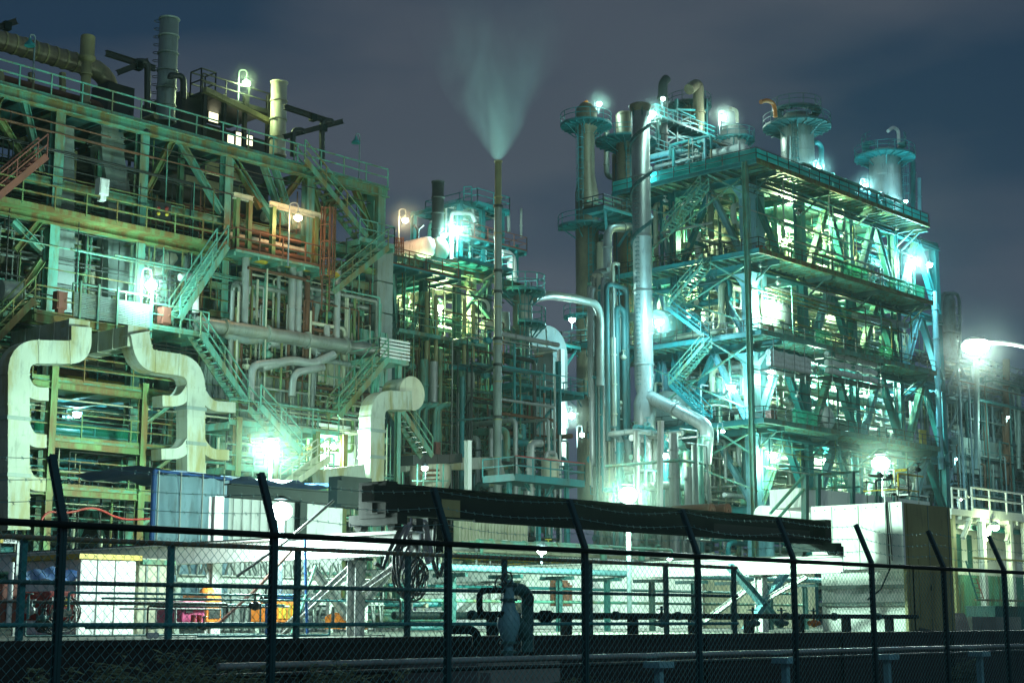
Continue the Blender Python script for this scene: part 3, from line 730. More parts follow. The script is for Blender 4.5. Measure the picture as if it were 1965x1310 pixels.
pipe_bank('crowded upright pipes and valves across the front of the pipe bay', ((xs[3]-.5,FB-1.4,zb), (xs[5]-.6,FB+.3,zB-.5)), 85, [M['mint'],M['galv'],M['rusty'],M['rust'],M['shell'],M['cream']], 29, .035, .14, valve=12, vert=.8, vs=.8)
pipe_bank('upright pipes and struts packed behind the long deck railing', ((xs[0],FB+1,z2), (xs[3],FB+3,zC)), 60, [M['mint'],M['green'],M['rusty'],M['ductgrey'],M['dark']], 30, .04, .14, valve=10, vert=.75, vs=.8)
pipe_bank('low pipework on the roof among the stacks', ((xs[0],FB+3,zT), (xs[3],FB+9,zT+2.6)), 30, [M['dark'],M['olive'],M['rust'],M['mint']], 26, .06, .3, vert=.3)
# ------------------------------------------------------------------ MIDDLE STRUCTURE
MBY = 76.0
mx = [ax(752,MBY,600), ax(812,MBY,600), ax(876,MBY,600), ax(935,MBY,600), ax(1000,MBY,600)]
zm = [zpx(v,850,MBY) for v in (905,820,740,655,510)]
D = frame('furnace_structure', 'shadowed dark green furnace structure between the two big plants', 'process structure', mx, [MBY,MBY+6,MBY+12], zm, M['green'], .45, .3, .4, cmat=M['tealdk'])
pl = MBY-1.5
z = zpx(648,850,pl); platform(D, ax(765,pl,648), ax(935,pl,660), pl, MBY, z, M['mint'], 'dl', joist=1.3)
z = zpx(525,840,MBY-2); platform(D, ax(752,MBY-2,510), ax(880,MBY-2,535), MBY-2, MBY+9, z, M['teal'], 'd', joist=1.1, rmat=M['rust'])
z = zpx(510,930,MBY); platform(D, ax(870,MBY,500), ax(975,MBY,520), MBY-.5, MBY+10, z, M['teal'], 'dr', joist=1.1)
z = zpx(885,880,pl); platform(D, ax(770,pl,880), ax(1000,pl,880), pl, MBY, z, M['green'], 'd', joist=1.3)
z = zpx(775,900,pl); platform(D, ax(880,pl,770), ax(990,pl,780), pl, MBY, z, M['green'], 'd', joist=1.3)
for a in ((765,560,800,520),(790,640,812,560),(812,560,830,640),(760,620,752,520),(880,610,940,540),(940,610,900,560),(830,905,870,825),(900,905,935,830)):
    brace(D, pt(a[0],a[1],y=MBY-.3), pt(a[2],a[3],y=MBY-.3), .25, M['mint'])
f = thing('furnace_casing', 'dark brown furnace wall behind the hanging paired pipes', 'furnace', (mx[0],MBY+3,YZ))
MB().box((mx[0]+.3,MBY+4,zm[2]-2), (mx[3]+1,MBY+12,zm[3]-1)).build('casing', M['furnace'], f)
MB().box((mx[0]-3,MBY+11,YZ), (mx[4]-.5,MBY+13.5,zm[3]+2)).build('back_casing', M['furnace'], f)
for i in range(9):
    x = mx[0]+.6+i*(mx[3]-mx[0])/8; MB().hbar((x,MBY+3.9,zm[2]-2),(x,MBY+3.9,zm[3]-1),.3,.3,up=(0,1,0)).build('buckstay', M['dark'], f)
T = thing('ceiling_casing', 'yellow green lit concrete furnace hood above the lit floor of the shadowed structure', 'furnace hood', pt(830,610,y=MBY+4))
MB().box((mx[0]+1,MBY+5,zpx(610,830,MBY+5)), (mx[3]-1,MBY+10,zpx(530,830,MBY+5))).build('hood', M['cream'], T)
# upper teal equipment tower
UY = MBY+4
ux = [ax(882,UY,450), ax(925,UY,450), ax(962,UY,450)]
uz = [zpx(v,920,UY) for v in (505,465,395)]
U = frame('valve_tower', 'small teal steel tower with pipes and red tipped railings behind the slim chimney', 'steel tower', ux, [UY,UY+5], uz, M['teal'], .35, .25, .3, base=uz[0]-1)
platform(U, ax(905,UY,395), ux[2]+.3, UY-.6, UY+5, uz[2], M['teal'], 'dlnr', rmat=M['teal'], joist=1)
platform(U, ux[0]-.5, ax(1000,UY,465), UY-.6, UY+5, zpx(467,930,UY), M['teal'], 'dr', rmat=M['brick'], joist=1)
p = pt(880,400,y=UY); MB().rail([pt(890,388,y=UY),pt(905,388,y=UY)],1.2,.6,.04).build('railing', M['teal'], U)
MB().hbar(pt(990,470,y=UY), pt(990,545,y=UY), .3, .3, up=(0,1,0)).build('column', M['teal'], U)
pipe_bank('small pipes and fittings packed inside the teal valve tower', ((ux[0],UY-.3,uz[0]-1.5),(ux[2],UY+4,uz[2])), 45, [M['galv'],M['teal'],M['mint'],M['white']], 31, .06, .22, valve=14)
for pts, r, mt, lb, yy in (
    ([(867,560),(866,408),(905,410),(912,425)],.16,M['galv'],'pale hooked pipe rising beside the black flue',UY-1),
    ([(1000,400),(1000,455)],.1,M['galv'],'stub of pale pipe on the valve tower',UY),
    ([(960,403),(975,403),(976,445)],.16,M['galv'],'pale hook pipe behind the slim chimney top',UY),
    ([(960,487),(982,490),(983,560)],.36,M['white'],'white lagged elbow beside the slim chimney',UY-1),
    ([(960,622),(925,625)],.3,M['cream'],'cream pipe stub crossing behind the slim chimney',MBY-.5),
    ([(905,535),(905,640)],.36,M['cream'],'cream vertical duct pipe lit beside the lit floor',MBY+1),
    ([(965,600),(967,655)],.5,M['white'],'white vertical lagged pipe behind the slim chimney',MBY+1)):
    pipe_thing(lb, pts, yy, r, mt, fl=2.2)
T = thing('blower', 'round blower mouth beside the lit floor', 'blower', pt(922,590,y=MBY+1))
MB().tube([pt(922,590,y=MBY), pt(922,590,y=MBY+1.5)], .7, 20).build('casing', M['galv'], T)
MB().tube([pt(921,590,y=MBY-.05), pt(921,590,y=MBY+.1)], .5, 20).build('mouth', M['black'], T)
# horizontal drums on the black flue's platform
for px, py, r, lb in ((785,482,.75,'white domed drum end under the orange lamp'),(808,486,.85,'cream domed drum end beside the black flue')):
    drum(lb, pt(px,py,y=MBY+4), r, 4, 'y', M['white'] if px < 800 else M['cream'])
stack('tall black riveted flue on the shadowed structure', 839, 24, 348, 530, MBY+3, M['dark'], 6)
ch = stack('slim tall steam chimney with yellow tip', 955, 13.5, 308, 950, 69, M['olive'], 9, n=14)
cb = pt(955,950,y=69); ck = (cb-EYEP).dot(FWD2)/F; cr = 6.75*ck; cz = lambda v: pt(955,v,y=69).z-cb.z
MB().lathe(cb, [(cr*1.1,.02),(cr*1.1,cz(398)),(cr,cz(396))], 14).build('lower_jacket', M['ductgrey'], ch)
for v in (396,520,560,650,700,800): MB().ring(cb, cr*.9, cr*1.45, cz(v)-.09, cz(v)+.09, 14).build('flange', M['dark'], ch)
for v, s_ in ((520,1),(700,1),(800,-1)): MB().bar(cb+V((0,0,cz(v))), cb+V((1.2*s_,2.5,cz(v)-.1)), .12).build('guide_bracket', M['tealdk'], ch)
b = pt(747+12,455,y=MBY); solo(MB().pipe([pt(802,520,y=MBY+3),pt(802,440,y=MBY+3),pt(795,432,y=MBY+3)],.1,6).pipe([pt(802,520,y=MBY+3),pt(802,440,y=MBY+3),pt(812,432,y=MBY+3)],.1,6), 'forked_vent', M['dark'], 'black forked vent pipe between the orange lamp and black flue', 'vent pipe', pt(802,520,y=MBY+3))
m = MB()
for i in range(6): m.bar(pt(758+i*3.2,455,y=MBY+1), pt(758+i*3.2,530,y=MBY+1), .06)
for i in range(9): m.bar(pt(757,458+i*8,y=MBY+1), pt(775,459+i*8,y=MBY+1), .06)
solo(m, 'scaffold', M['rust'], 'rusty scaffold lattice beside the orange lamp', 'scaffold', pt(757,530,y=MBY+1))
# paired hanging pipes
for i, (px, a, b_) in enumerate(((814,690,772),(832,694,772),(886,705,782),(903,709,785))):
    pipe_thing(('first','second','third','fourth')[i]+' pale vertical pipe hanging in front of the dark furnace wall', [(px,a),(px-1,b_)], MBY-1.2, .3, M['galv'] if i % 2 else M['mint'], fl=2)
    pipe_thing(('first','second','third','fourth')[i]+' slim olive pipe from the lit floor down toward the pale pairs', [(px+5,560+i*8),(px+4,a+30)], MBY-1.0, .15, M['olive'])
for i, px in enumerate((795,802,815,834,840)):
    pipe_thing('one of the pale vertical pipes bending under the furnace wall', [(px+25,775),(px,782),(px-1,855)], MBY-1.3, .17, M['mint'], group='bending pipes below the furnace')
T = thing('panel_door', 'pale green panelled furnace doors low in the shadowed structure', 'panel door', pt(850,810,y=MBY+1))
p, q = pt(843,838,y=MBY+1), pt(872,790,y=MBY+1)
m = MB().box((p.x,MBY+1,p.z),(q.x,MBY+1.2,q.z)); 
for i in range(3): m.bar((p.x,MBY+.97,p.z+(q.z-p.z)*i/2),(q.x,MBY+.97,p.z+(q.z-p.z)*i/2),.08)
m.bar(((p.x+q.x)/2,MBY+.97,p.z),((p.x+q.x)/2,MBY+.97,q.z),.08); m.build('panel', M['mint'], T)
staircase(pt(985,800,y=MBY-2.2), pt(930,878,y=MBY-2.2), V((0,.9,0)), M['green'], 'green stair rising to the faded red cabinet landing')
pipe_bank('pipes and rails in the dark bays of the shadowed structure', ((mx[0],MBY-.6,YZ+2),(mx[4],MBY+4,zm[3])), 60, [M['green'],M['mint'],M['olive'],M['dark'],M['rust'],M['galv']], 32, .06, .25)
pipe_bank('thin rusty conduits and hangers over the face of the shadowed structure', ((mx[0],MBY-1.3,YZ+3),(mx[4],MBY-.3,zm[4])), 75, [M['green'],M['rust'],M['dark'],M['mint'],M['rusty']], 35, .03, .08, valve=6, vert=.8)
pipe_bank('dim pipes and valves about the foot of the slim chimney', ((ax(900,72,800),71,YZ+2),(ax(1085,72,800),75,zpx(640,960,72))), 70, [M['tealdk'],M['green'],M['teal'],M['dark'],M['galv'],M['rust']], 36, .05, .2, valve=10, vert=.55)
pipe_bank('bright pipes on the lit floor of the shadowed structure', ((mx[1],MBY+1,zm[3]),(mx[4],MBY+8,zm[4]-.5)), 40, [M['cream'],M['mint'],M['galv'],M['white']], 33, .07, .3)
pipe_bank('bright pipework around the small teal tank platform', ((ax(990,70,900),70,YZ+1),(ax(1110,70,900),80,zpx(800,1050,70))), 60, [M['white'],M['galv'],M['teal'],M['mint']], 34, .06, .3, vert=.6)
# small column vessel
vb = pt(1003,770,y=MBY-1); sc_ = (vb-EYEP).dot(FWD2)/F
def vz(py): return pt(1003,py,y=MBY-1).z - vb.z
vessel('reactor_vessel', 'small silver column with two ring platforms beside the slim chimney', 'reactor', vb, [(14*sc_,0),(14*sc_,vz(632)),(19*sc_,vz(628)),(19*sc_,vz(575)),(15*sc_,vz(562)),(10*sc_,vz(550)),(2,vz(546)) if False else (3*sc_,vz(545))], M['shell'],
       [(vz(560),15*sc_,46*sc_,0,6.283),(vz(622),19*sc_,46*sc_,-2.6,1.2),(vz(690),14*sc_,34*sc_,2,5)], [(4.0,16*sc_,0,vz(560))])
MB_ = thing('vessel_tower', 'teal skeleton tower that carries the small silver column', 'steel tower', vb-V((0,0,vb.z-YZ)))
for dx in (-1.6,1.6):
    for dy in (-1.6,1.6): MB().hbar((vb.x+dx*1.3,vb.y+dy,YZ),(vb.x+dx*1.3,vb.y+dy,vb.z+(3 if dx>0 else 0)),.3,.3,up=(0,1,0)).build('column', M['teal'], MB_)
for k in range(5):
    z = YZ+2+(vb.z-YZ-2)*k/4
    for dy in (-1.6,1.6): MB().hbar((vb.x-2.3,vb.y+dy,z),(vb.x+2.3,vb.y+dy,z),.25,.3).build('beam', M['teal'], MB_)
    if k < 4: brace(MB_, (vb.x-2,vb.y-1.6,z),(vb.x+2,vb.y-1.6,z+(vb.z-YZ-2)/4),.16,M['teal'])
platform(MB_, vb.x-3, vb.x+4.5, vb.y-2, vb.y+2, pt(1020,752,y=MBY-1).z, M['teal'], 'dlr', joist=1)
pipe_thing('fat silver overhead pipe snaking from the small column to the tall column', [(1022,572,MBY-1),(1052,566,MBY+2),(1100,572,MBY+9),(1142,582,MBY+13),(1152,600,MBY+14),(1152,740,MBY+14)], MBY, .36, M['shell'], br=2.5, n=14)
T = thing('wide_duct', 'wide cream duct lit from below behind the small column', 'duct', pt(1060,690,y=92))
MB().duct([pt(1000,645,y=92), pt(1058,650,y=92), pt(1056,900,y=92)], 2.0, 2.2).build('main_run', M['ductgrey'], T)
MB().hbar(pt(1076,670,y=90), pt(1078,900,y=90), .5,.5,up=(0,1,0)).build('post', M['white'], T)
# teal tank platform
T = thing('tank_platform', 'small bright teal platform with red railing carrying a cream tank', 'platform', pt(1052,960,y=62))
z = zpx(918,1052,62); x0, x1 = ax(988,62,918), ax(1122,62,918)
platform(T, x0, x1, 62, 64.6, z, M['teal'], 'dlr', dz=.3, rmat=M['teal'], r=.04)
MB().bar((x0,61.97,z+1.15),(x1,61.97,z+1.15),.07).build('red_rail', M['red'], T)
for x in (x0+.6,(x0+x1)/2,x1-.6): MB().hbar((x,63,YZ),(x,63,z),.22,.22,up=(0,1,0)).build('post', M['teal'], T)
for s_ in (-1,1): brace(T, ((x0+x1)/2,62.9,z-1.6),((x0+x1)/2+s_*1.3,62.9,z-.2),.16,M['teal'])
vb2 = pt(1056,916,y=63.2); vessel('process_tank', 'cream tank with a looped pipe on the small teal platform', 'tank', vb2, [(.55,0),(.55,1.1),(.4,1.25),(.1,1.3)], M['cream'], n=16)
pipe_thing('looped pale pipe over the cream tank', [(1048,885),(1048,868),(1066,868),(1066,890)], 63.2, .14, M['galv'])
pipe_thing('bright vertical pipe beside the cream tank platform', [(1018,960),(1018,850),(1038,850)], 63, .24, M['galv'], fl=1)
pb = pt(898,955,y=58); solo(MB().hbar(pb, pt(898,846,y=58), .28, .28, up=(0,1,0)).cbox(pt(898,846,y=58),.32,.32,.06).cbox(pb,.6,.6,.1), 'white_post', M['white'], 'bare white steel post standing above the black girder', 'post', pb)
pb = pt(1266,975,y=66); solo(MB().hbar(pb, pt(1268,808,y=66), .32, .32, up=(0,1,0)).cbox(pt(1268,808,y=66),.36,.36,.06), 'pale_post', M['white'], 'bare pale steel post below the elbow of the great spiral pipe', 'post', pb)
# ------------------------------------------------------------------ RIGHT PLANT
RB = 80.8; OV = 3.5; XE = ax(1791,RB-OV,600); c0 = pt(1440,640,y=RB); XA = c0.x; XB = ax(1797,RB,600); YB = RB+12.5
rx = [XA+(XB-XA)*k/4 for k in range(5)]; ry = [RB, RB+8.5, YB]
zf = [zpx(v,1440,RB) for v in (968,818,655,505,340)]
G = frame('refinery_block', 'great teal five storey refinery block with overhanging decks and lit interior', 'process structure', rx, ry, zf, M['teal'], .8, .5, .75, cmat=M['teal'])
for v, z in zip((0,1,2,3,4), zf):
    if v == 0: continue
    platform(G, XA-OV, XE, RB-OV, YB+1.0, z+.15, M['tealdk'] if v else M['teal'], '', joist=0, dz=.08, name='deck')
    m = MB()
    for k in range(int((XE-XA+2.5)/1.0)):
        x = XA-2+k*1.0; m.box((x,RB-OV+.1,z-.18),(x+.14,RB-.4,z+.03))
    for k in range(17):
        y = RB+k*1.05; m.box((XA-OV+.1,y,z-.18),(XA-.4,y+.14,z+.03))
    m.build('deck_grating', M['mint'], G)
    MB().hbar((XA-OV-.05,RB-OV-.05,z+.0),(XE,RB-OV-.05,z+.0),.2,.45).build('edge_beam', M['rusty'] if v > 2 else M['mint'], G)
    MB().hbar((XA-OV-.05,RB-OV-.05,z-.01),(XA-OV-.05,YB+1,z-.01),.2,.45).build('edge_beam', M['teal'], G)
    MB().rail([(XA-OV,RB-OV,z+.15),(XE,RB-OV,z+.15)], 1.15, 1.8, .035).build('railing', M['dark'], G)
    MB().rail([(XA-OV,RB-OV,z+.15),(XA-OV,YB+1,z+.15)], 1.15, 1.8, .035).build('railing', M['dark'], G)
    for x in rx[:4]+[XE-.3]: # brackets under the overhang
        MB().hbar((x,RB-OV+.1,z-.42),(x,RB,z-.42),.3,.5).build('bracket', M['tealdk'], G)
        MB().bar((x,RB-OV+1,z-.6),(x,RB,z-2.4),.16).build('knee_brace', M['tealdk'], G)
    MB().hbar((XA-.6,RB-.5,z-.75),(XB+.4,RB-.5,z-.75),.35,.3).build('outer_beam', M['teal'], G)
# nets on railings
z = zf[4]+.15
MB().box((XA-OV+.1,RB-OV+.08,z+.1),(XE-.1,RB-OV+.1,z+1.1)).build('guard_net', M['nett'], G)
MB().box((XA-OV+.08,RB-OV+.1,z+.1),(XA-OV+.1,YB+1,z+1.1)).build('guard_net', M['nett'], G)
for v, f0, f1 in ((3,.35,.55),(3,.7,.95),(2,.2,.3),(2,.5,.7),(1,.05,.2)):
    z = zf[v]+.15; MB().box((XA+(XE-XA)*f0,RB-OV+.12,z+.1),(XA+(XE-XA)*f1,RB-OV+.14,z+1.4)).build('guard_net', M['netg'], G)
# pale blue corner column with flared heads, its companions
m = MB()
MB().box((XA-.62,RB-.62,YZ),(XA+.55,RB+.5,zf[1]-.6)).build('corner_column', M['bluec'], G)
for a, b in zip(zf[1:], zf[2:]):
    m = MB().box((XA-.6,RB-.6,a+.2),(XA+.55,RB+.5,b-2.3)); 
    m.add([(XA-.6,RB-.6,b-2.3),(XA+.55,RB-.6,b-2.3),(XA+.55,RB+.5,b-2.3),(XA-.6,RB+.5,b-2.3),(XA-1.1,RB-1.1,b-1.2),(XA+1.0,RB-1.1,b-1.2),(XA+1.0,RB+1,b-1.2),(XA-1.1,RB+1,b-1.2)], [(0,1,5,4),(1,2,6,5),(2,3,7,6),(3,0,4,7),(4,5,6,7)])
    m.build('corner_column', M['bluec'], G)
for px in (1463,):
    x = ax(px,RB+1,600); MB().tube([(x,RB+1,YZ),(x,RB+1,zf[4]-.8)], .5, 14).build('round_column', M['bluec'], G)
# slender outrigger post off the corner
x, y = XA-OV-.1, RB-OV+1.2
MB().hbar((x,y,YZ),(x,y,zf[4]+.1),.45,.45,up=(0,1,0)).build('outrigger_post', M['mint'], G)
for v in (1,2,3,4):
    for dx, dy in ((2,1.4),(-.2,4)): MB().bar((x,y,zf[v]-3),(x+dx,y+dy,zf[v]-.4),.16).build('knee_brace', M['mint'], G)
# main diagonals of the long face: V pairs
for v in range(4):
    a, b = zf[v]+.2, zf[v+1]-.6
    for k in range(4):
        x0_, x1_ = rx[k], rx[k+1]; mid = (x0_+x1_)/2
        mt = M['mint'] if (k+v) % 2 else M['teal']
        if k == 0 and v in (2,3):
            brace(G, (mid+2,RB+.2,a),(x0_+.8,RB+.2,b),.5,M['teal']); continue
        brace(G, (x0_+.5,RB-.35,a),(mid-.2,RB-.35,b),.62,M['bluec'] if (k+v) % 2 else M['mint']); brace(G, (x1_-.5,RB-.35,a),(mid+.2,RB-.35,b),.62,M['teal'])
    for k in range(2):   # the short face
        y0_, y1_ = ry[k], ry[k+1]; mid = (y0_+y1_)/2
        brace(G, (XA+.1,y0_+.4,a),(XA+.1,mid,b),.5,M['bluec']); brace(G, (XA+.1,y1_-.4,a),(XA+.1,mid,b),.5,M['teal'])
    for y0_, y1_ in ((RB-2,YB),): # thin cross ties outside the short face
        MB().bar((XA-2.4,RB-2,zf[v]+1),(XA-2.4,YB,zf[v+1]-.6),.14).build('tie_rod', M['mint'], G)
        MB().bar((XA-2.5,YB,zf[v]+1),(XA-2.5,RB-2,zf[v+1]-.6),.14).build('tie_rod', M['mint'], G)
# stairs on the short face
SX = XA-OV-1.5
for i, (u0,v0,u1,v1) in enumerate(((1345,357,1272,442),(1348,508,1278,590),(1350,660,1283,738),(1278,590,1345,640),(1285,738,1350,800))):
    staircase(pt(u0,v0,x=SX), pt(u1,v1,x=SX), V((1.3,0,0)), M['mint'] if i < 3 else M['teal'], ('topmost pale stair on the short face of the teal block','middle pale stair on the short face of the teal block','lowest pale stair on the short face of the teal block','dim teal flight between the middle and lowest pale stairs','dim teal flight below the lowest pale stair')[i], r=.045)
# lit interior: vessels, drums, panels
mr = [M['cream'],M['galv'],M['white'],M['mint'],M['shell']]
for i, (x, y, z, r, h, lb) in enumerate((
    (rx[1]-4,RB+6,zf[3]+.2,1.6,5.6,'cream lit vessel just inside the first bay of the top storey'),
    (rx[1]+4.5,RB+7,zf[3]+.2,1.1,5.2,'pale vessel behind the second bay of the top storey'),
    (rx[2]+4,RB+7,zf[3]+.2,1.7,5.6,'wide pale vessel in the third bay of the top storey'),
    (rx[3]+4,RB+6,zf[3]+.2,.7,6.2,'slim pale vessel in the last bay of the top storey'),
    (rx[1]+1,RB+7,zf[2]+.2,1.9,5.4,'cream vessel in the second bay of the third storey'),
    (rx[2]+6,RB+8,zf[2]+.2,1.2,5.8,'pale vessel in the third bay of the third storey'),
    (rx[3]+3,RB+6,zf[1]+.2,1.3,6,'cream vessel in the last bay of the second storey'),
    (rx[0]+7,RB+9,zf[1]+.2,1.4,5.4,'cream vessel in the first bay of the second storey'),
    (rx[1]+5,RB+7,zf[0]+.2,1.6,5.6,'cream vessel low in the second bay of the teal block'),
    (rx[2]+6,RB+5,zf[0]+.2,1.5,5.2,'cream vessel low in the third bay of the teal block'))):
    vessel('indoor_vessel', lb, 'vessel', (x,y,z), [(r*.9,0),(r,.3),(r,h-r*.5),(r*.75,h-r*.2),(r*.3,h)], mr[i % 3], n=18)
for i, (x, y, z, r, Ln, axs, lb) in enumerate((
    (rx[0]+4,RB+3,zf[2]+2.2,1.9,8,'y','grey round drum end above the second deck near the corner column'),
    (rx[1]+3,RB+3,zf[1]+1.9,1.2,7,'y','yellowish round drum end on the first deck'),
    (rx[0]+2,RB+9,zf[2]+2.3,1.6,9,'x','long pale drum on the short face, third storey'),
    (rx[0]+2,RB+8.5,zf[1]+2.3,1.7,8,'x','long pale drum on the short face, second storey'),
    (rx[2]+2,RB+4,zf[2]+2.6,.9,9,'x','long grey drum behind the third storey braces'),
    (rx[0]+4.5,RB+2,YZ+4,1.7,7,'y','grey drum end at the foot of the teal block'),
    (rx[1]+6,RB+1.5,YZ+6,1.9,7,'y','grey sloping drum end behind the stair of the white enclosure'))):
    drum(lb, (x,y,z), r, Ln, axs, mr[(i+1) % 5])
for v in range(5):
    lo = zf[v-1] if v else YZ
    hi = zf[v]-.8
    nm = ('ground','first','second','third','top')[v]
    pipe_bank('maze of pipes on the %s storey along the long face of the teal block' % nm, ((rx[0]+1,RB+.8,lo+.4),(rx[4]-.3,RB+9,hi)), 85, mr+[M['teal'],M['cream'],M['netg'] if False else M['mint']], 40+v, .07, .38, valve=14)
    pipe_bank('maze of pipes on the %s storey along the short face of the teal block' % nm, ((rx[0]-1.2,RB+2,lo+.4),(rx[0]+6,YB,hi)), 50, mr+[M['teal'],M['tealdk']], 50+v, .07, .35, valve=10)
    # back casing walls keep the interior closed
    if v: 
        p = MB().box((rx[0]+5,YB-2,lo+.3),(rx[4]-1.5,YB-1.4,hi-.4 if v < 4 else hi-2.5))
        for k in range(12): p.bar((rx[0]+5+k*2.6,YB-2.05,lo+.3),(rx[0]+5+k*2.6,YB-2.05,hi-.5 if v < 4 else hi-2.6),.2)
        solo(p, 'partition_wall', M['cream'], 'pale ribbed partition wall at the back of the %s storey' % nm, 'wall', (rx[0]+5,YB-2,lo+.3))
# scaffold bags under the third deck
T = thing('hung_scaffold', 'hung scaffold with white wrapped bundles below the second deck', 'scaffold', pt(1600,705,y=RB-2.6))
for (u0,u1,v0,v1) in ((1478,1556,686,700),(1590,1682,690,715)):
    p, q = pt(u0,v1,y=RB-2.8), pt(u1,v0,y=RB-2.8)
    for k in range(3):
        m = MB()
        for j in range(4):
            xx = p.x+(q.x-p.x)*(j+.5)/4; zz = p.z+(q.z-p.z)*(k+.3)/3
            m.tube([(xx-(q.x-p.x)/8.2,RB-2.6,zz),(xx,RB-2.7,zz+.06),(xx+(q.x-p.x)/8.2,RB-2.6,zz-.03)], .3, 8)
        m.build('wrapped_bundle', M['white'], T)
    m = MB().box((p.x-.4,RB-3.2,p.z-.5),(q.x+.4,RB-1.8,p.z-.35))
    m.build('scaffold_deck', M['dark'], T)
    for k in range(5): 
        x = p.x+(q.x-p.x)*k/4; MB().tube([(x,RB-3.2,p.z-1.2),(x,RB-3.2,q.z+1.5)], .04, 5).build('scaffold_tube', M['galv'], T)
for v in range(1,5):
    pipe_bank('thin conduits, hangers and handrails by the %s deck edge' % ('','first','second','third','top')[v], ((XA-OV+.3,RB-OV+.3,zf[v-1]+.5), (XE-.3,RB-.8,zf[v]-.3)), 24, [M['teal'],M['mint'],M['galv'],M['dark'],M['rusty']], 90+v, .03, .09, valve=8, vert=.6, vs=.8)
# rooftop equipment of the block
zt = zf[4]+.15
pipe_bank('clutter of pipes and gauges on the roof deck behind the teal net', ((XA-1,RB-.5,zt),(XB-5,RB+8,zt+3.6)), 90, [M['teal'],M['bluec'],M['galv'],M['mint'],M['white']], 61, .06, .22, valve=16, vert=.5)
pipe_bank('clutter of pipes on the roof deck by the short face', ((XA-1.8,RB+3,zt),(XA+5,YB,zt+4.5)), 75, [M['teal'],M['tealdk'],M['galv'],M['brown'],M['bluec']], 62, .06, .28, valve=12, vert=.5)
pipe_thing('white overhead pipe elbow at the corner of the roof deck', [(1345,300,RB+6),(1432,282,RB),(1436,310,RB)], RB, .42, M['white'], n=12)
pipe_thing('long silver pipe running along the outside of the third storey', [(1640,605),(1738,625)], RB-.8, .4, M['galv'], n=12)
# vessels standing on the roof deck
def rv(px, ptop, pbot, w, y, extra, label, mat, plats, lad=None, top='flat', pmat=None):
    b = pt(px,pbot,y=y); k = (b-EYEP).dot(FWD2)/F; r = w*k/2; H = lambda py: pt(px,py,y=y).z-b.z
    prof = [(r,0),(r,H(ptop))] + [(r*f, H(ptop)+g*r) for f, g in extra]
    return vessel('process_column', label, 'process column', b, prof, mat, [(H(a),r*.98,r0*k,s,e) for a, r0, s, e in plats], [(l[0],r*1.15,H(l[1]),H(l[2])) for l in (lad or [])], pmat=pmat), b, r, k
V5,b5,r5,k5 = rv(1533,232,360,66,RB+5,[(.7,.35),(.2,.5)],'stout grey column on the roof deck under an octagonal dark platform',M['shell'],[(246,68,0,6.283),(216,50,0,6.283)],[(3.6,352,240)],pmat=M['tealdk'])
V6,b6,r6,k6 = rv(1703,300,425,62,RB+5,[(.8,.3),(.3,.45)],'stout silver column glowing at its foot near the far end of the roof deck',M['galv'],[(305,60,0,6.283),(282,44,-1.5,3)],[(5.6,420,300)])
C1,b1,r1,k1 = rv(1131,372,960,46,99,[(.72,1.6),(.72,5.3),(.95,5.4),(.95,7.4),(.5,8.0)],'tallest brown clad column with ring platforms and a cap lamp',M['brown'],[(243,52,0,6.283),(438,58,2.2,5.6),(452,44,5.2,6.8),(610,48,2.4,5.2),(665,60,2.6,4.9),(760,44,2.0,5.0)],[(4.1,950,440),(3.4,430,250)])
C2,b2,r2,k2 = rv(1207,225,700,40,98,[(.8,.3),(.2,.5)],'second brown column behind the great spiral pipe',M['brown'],[(275,62,0,6.283),(420,50,2,5)],[(4.0,690,280)])
C4,b4,r4,k4 = rv(1328,200,420,34,100,[(.8,.3),(.2,.5)],'slender brown column rising from the short face of the block',M['brown'],[(206,44,0,6.283),(300,48,0,6.283)],[(4.2,410,210)],pmat=M['tealdk'])
C5,b5_,r5_,k5_ = rv(1410,255,330,54,98,[(.85,.3),(.5,.5),(.1,.58)],'squat domed vessel with its own floodlight on the roof deck',M['galv'],[(270,42,0,6.283)],[])
C6,b6_,r6_,k6_ = rv(1160,470,960,22,97,[(.8,.3),(.2,.5)],'thin pale column just beside the tallest brown column',M['cream'],[],[])
C7,b7_,r7_,k7_ = rv(1188,300,640,20,101,[(.8,.3),(.2,.5)],'thin dark column between the two brown columns',M['brown'],[],[(4,640,320)])
# great spiral pipe
SXP = XA-OV-3.2; b = pt(1238,850,x=SXP); k = (b-EYEP).dot(FWD2)/F; r = 18.5*k; H = lambda py: pt(1232,py,x=SXP).z-b.z
T = thing('spiral_stack', 'great silver stack with a spiral strake in front of the columns', 'stack', b)
lean = V((0,0,0))
MB().lathe(b, [(r*1.0,0),(r*1.15,.1),(r*1.15,H(760)-.6),(r*.8,H(755)),(r,H(740)),(r,H(455)),(r*1.04,H(455)+.02),(r*1.04,H(450)),(r,H(450)+.02),(r*.98,H(207)),(r*.8,H(207)),(r*.8,H(207)-.5)], 28, cap=False).build('shaft', M['galv'], T)
m = MB(); n = 70; z0_, z1_ = H(500), H(240)
for i in range(n):
    a0, a1 = i/n*4*math.pi*1.4, (i+1)/n*4*math.pi*1.4
    p, q = [b+V((math.cos(a)*(r+.06),math.sin(a)*(r+.06),z0_+(z1_-z0_)*t)) for a, t in ((a0,i/n),(a1,(i+1)/n))]
    m.bar(p, q, .3, .3)
m.build('strake', M['tealdk'], T)
for py in (700,640,560,455,340): MB().ring(b, r-.02, r+.09, H(py)-.08, H(py)+.08, 26).build('collar', M['galv'], T)
MB().lathe(b, [(r*1.02,H(215)),(r*1.22,H(205)),(r*1.22,H(202)),(r*.9,H(199)),(.1,H(196))], 20).build('rain_cap', M['brown'], T)
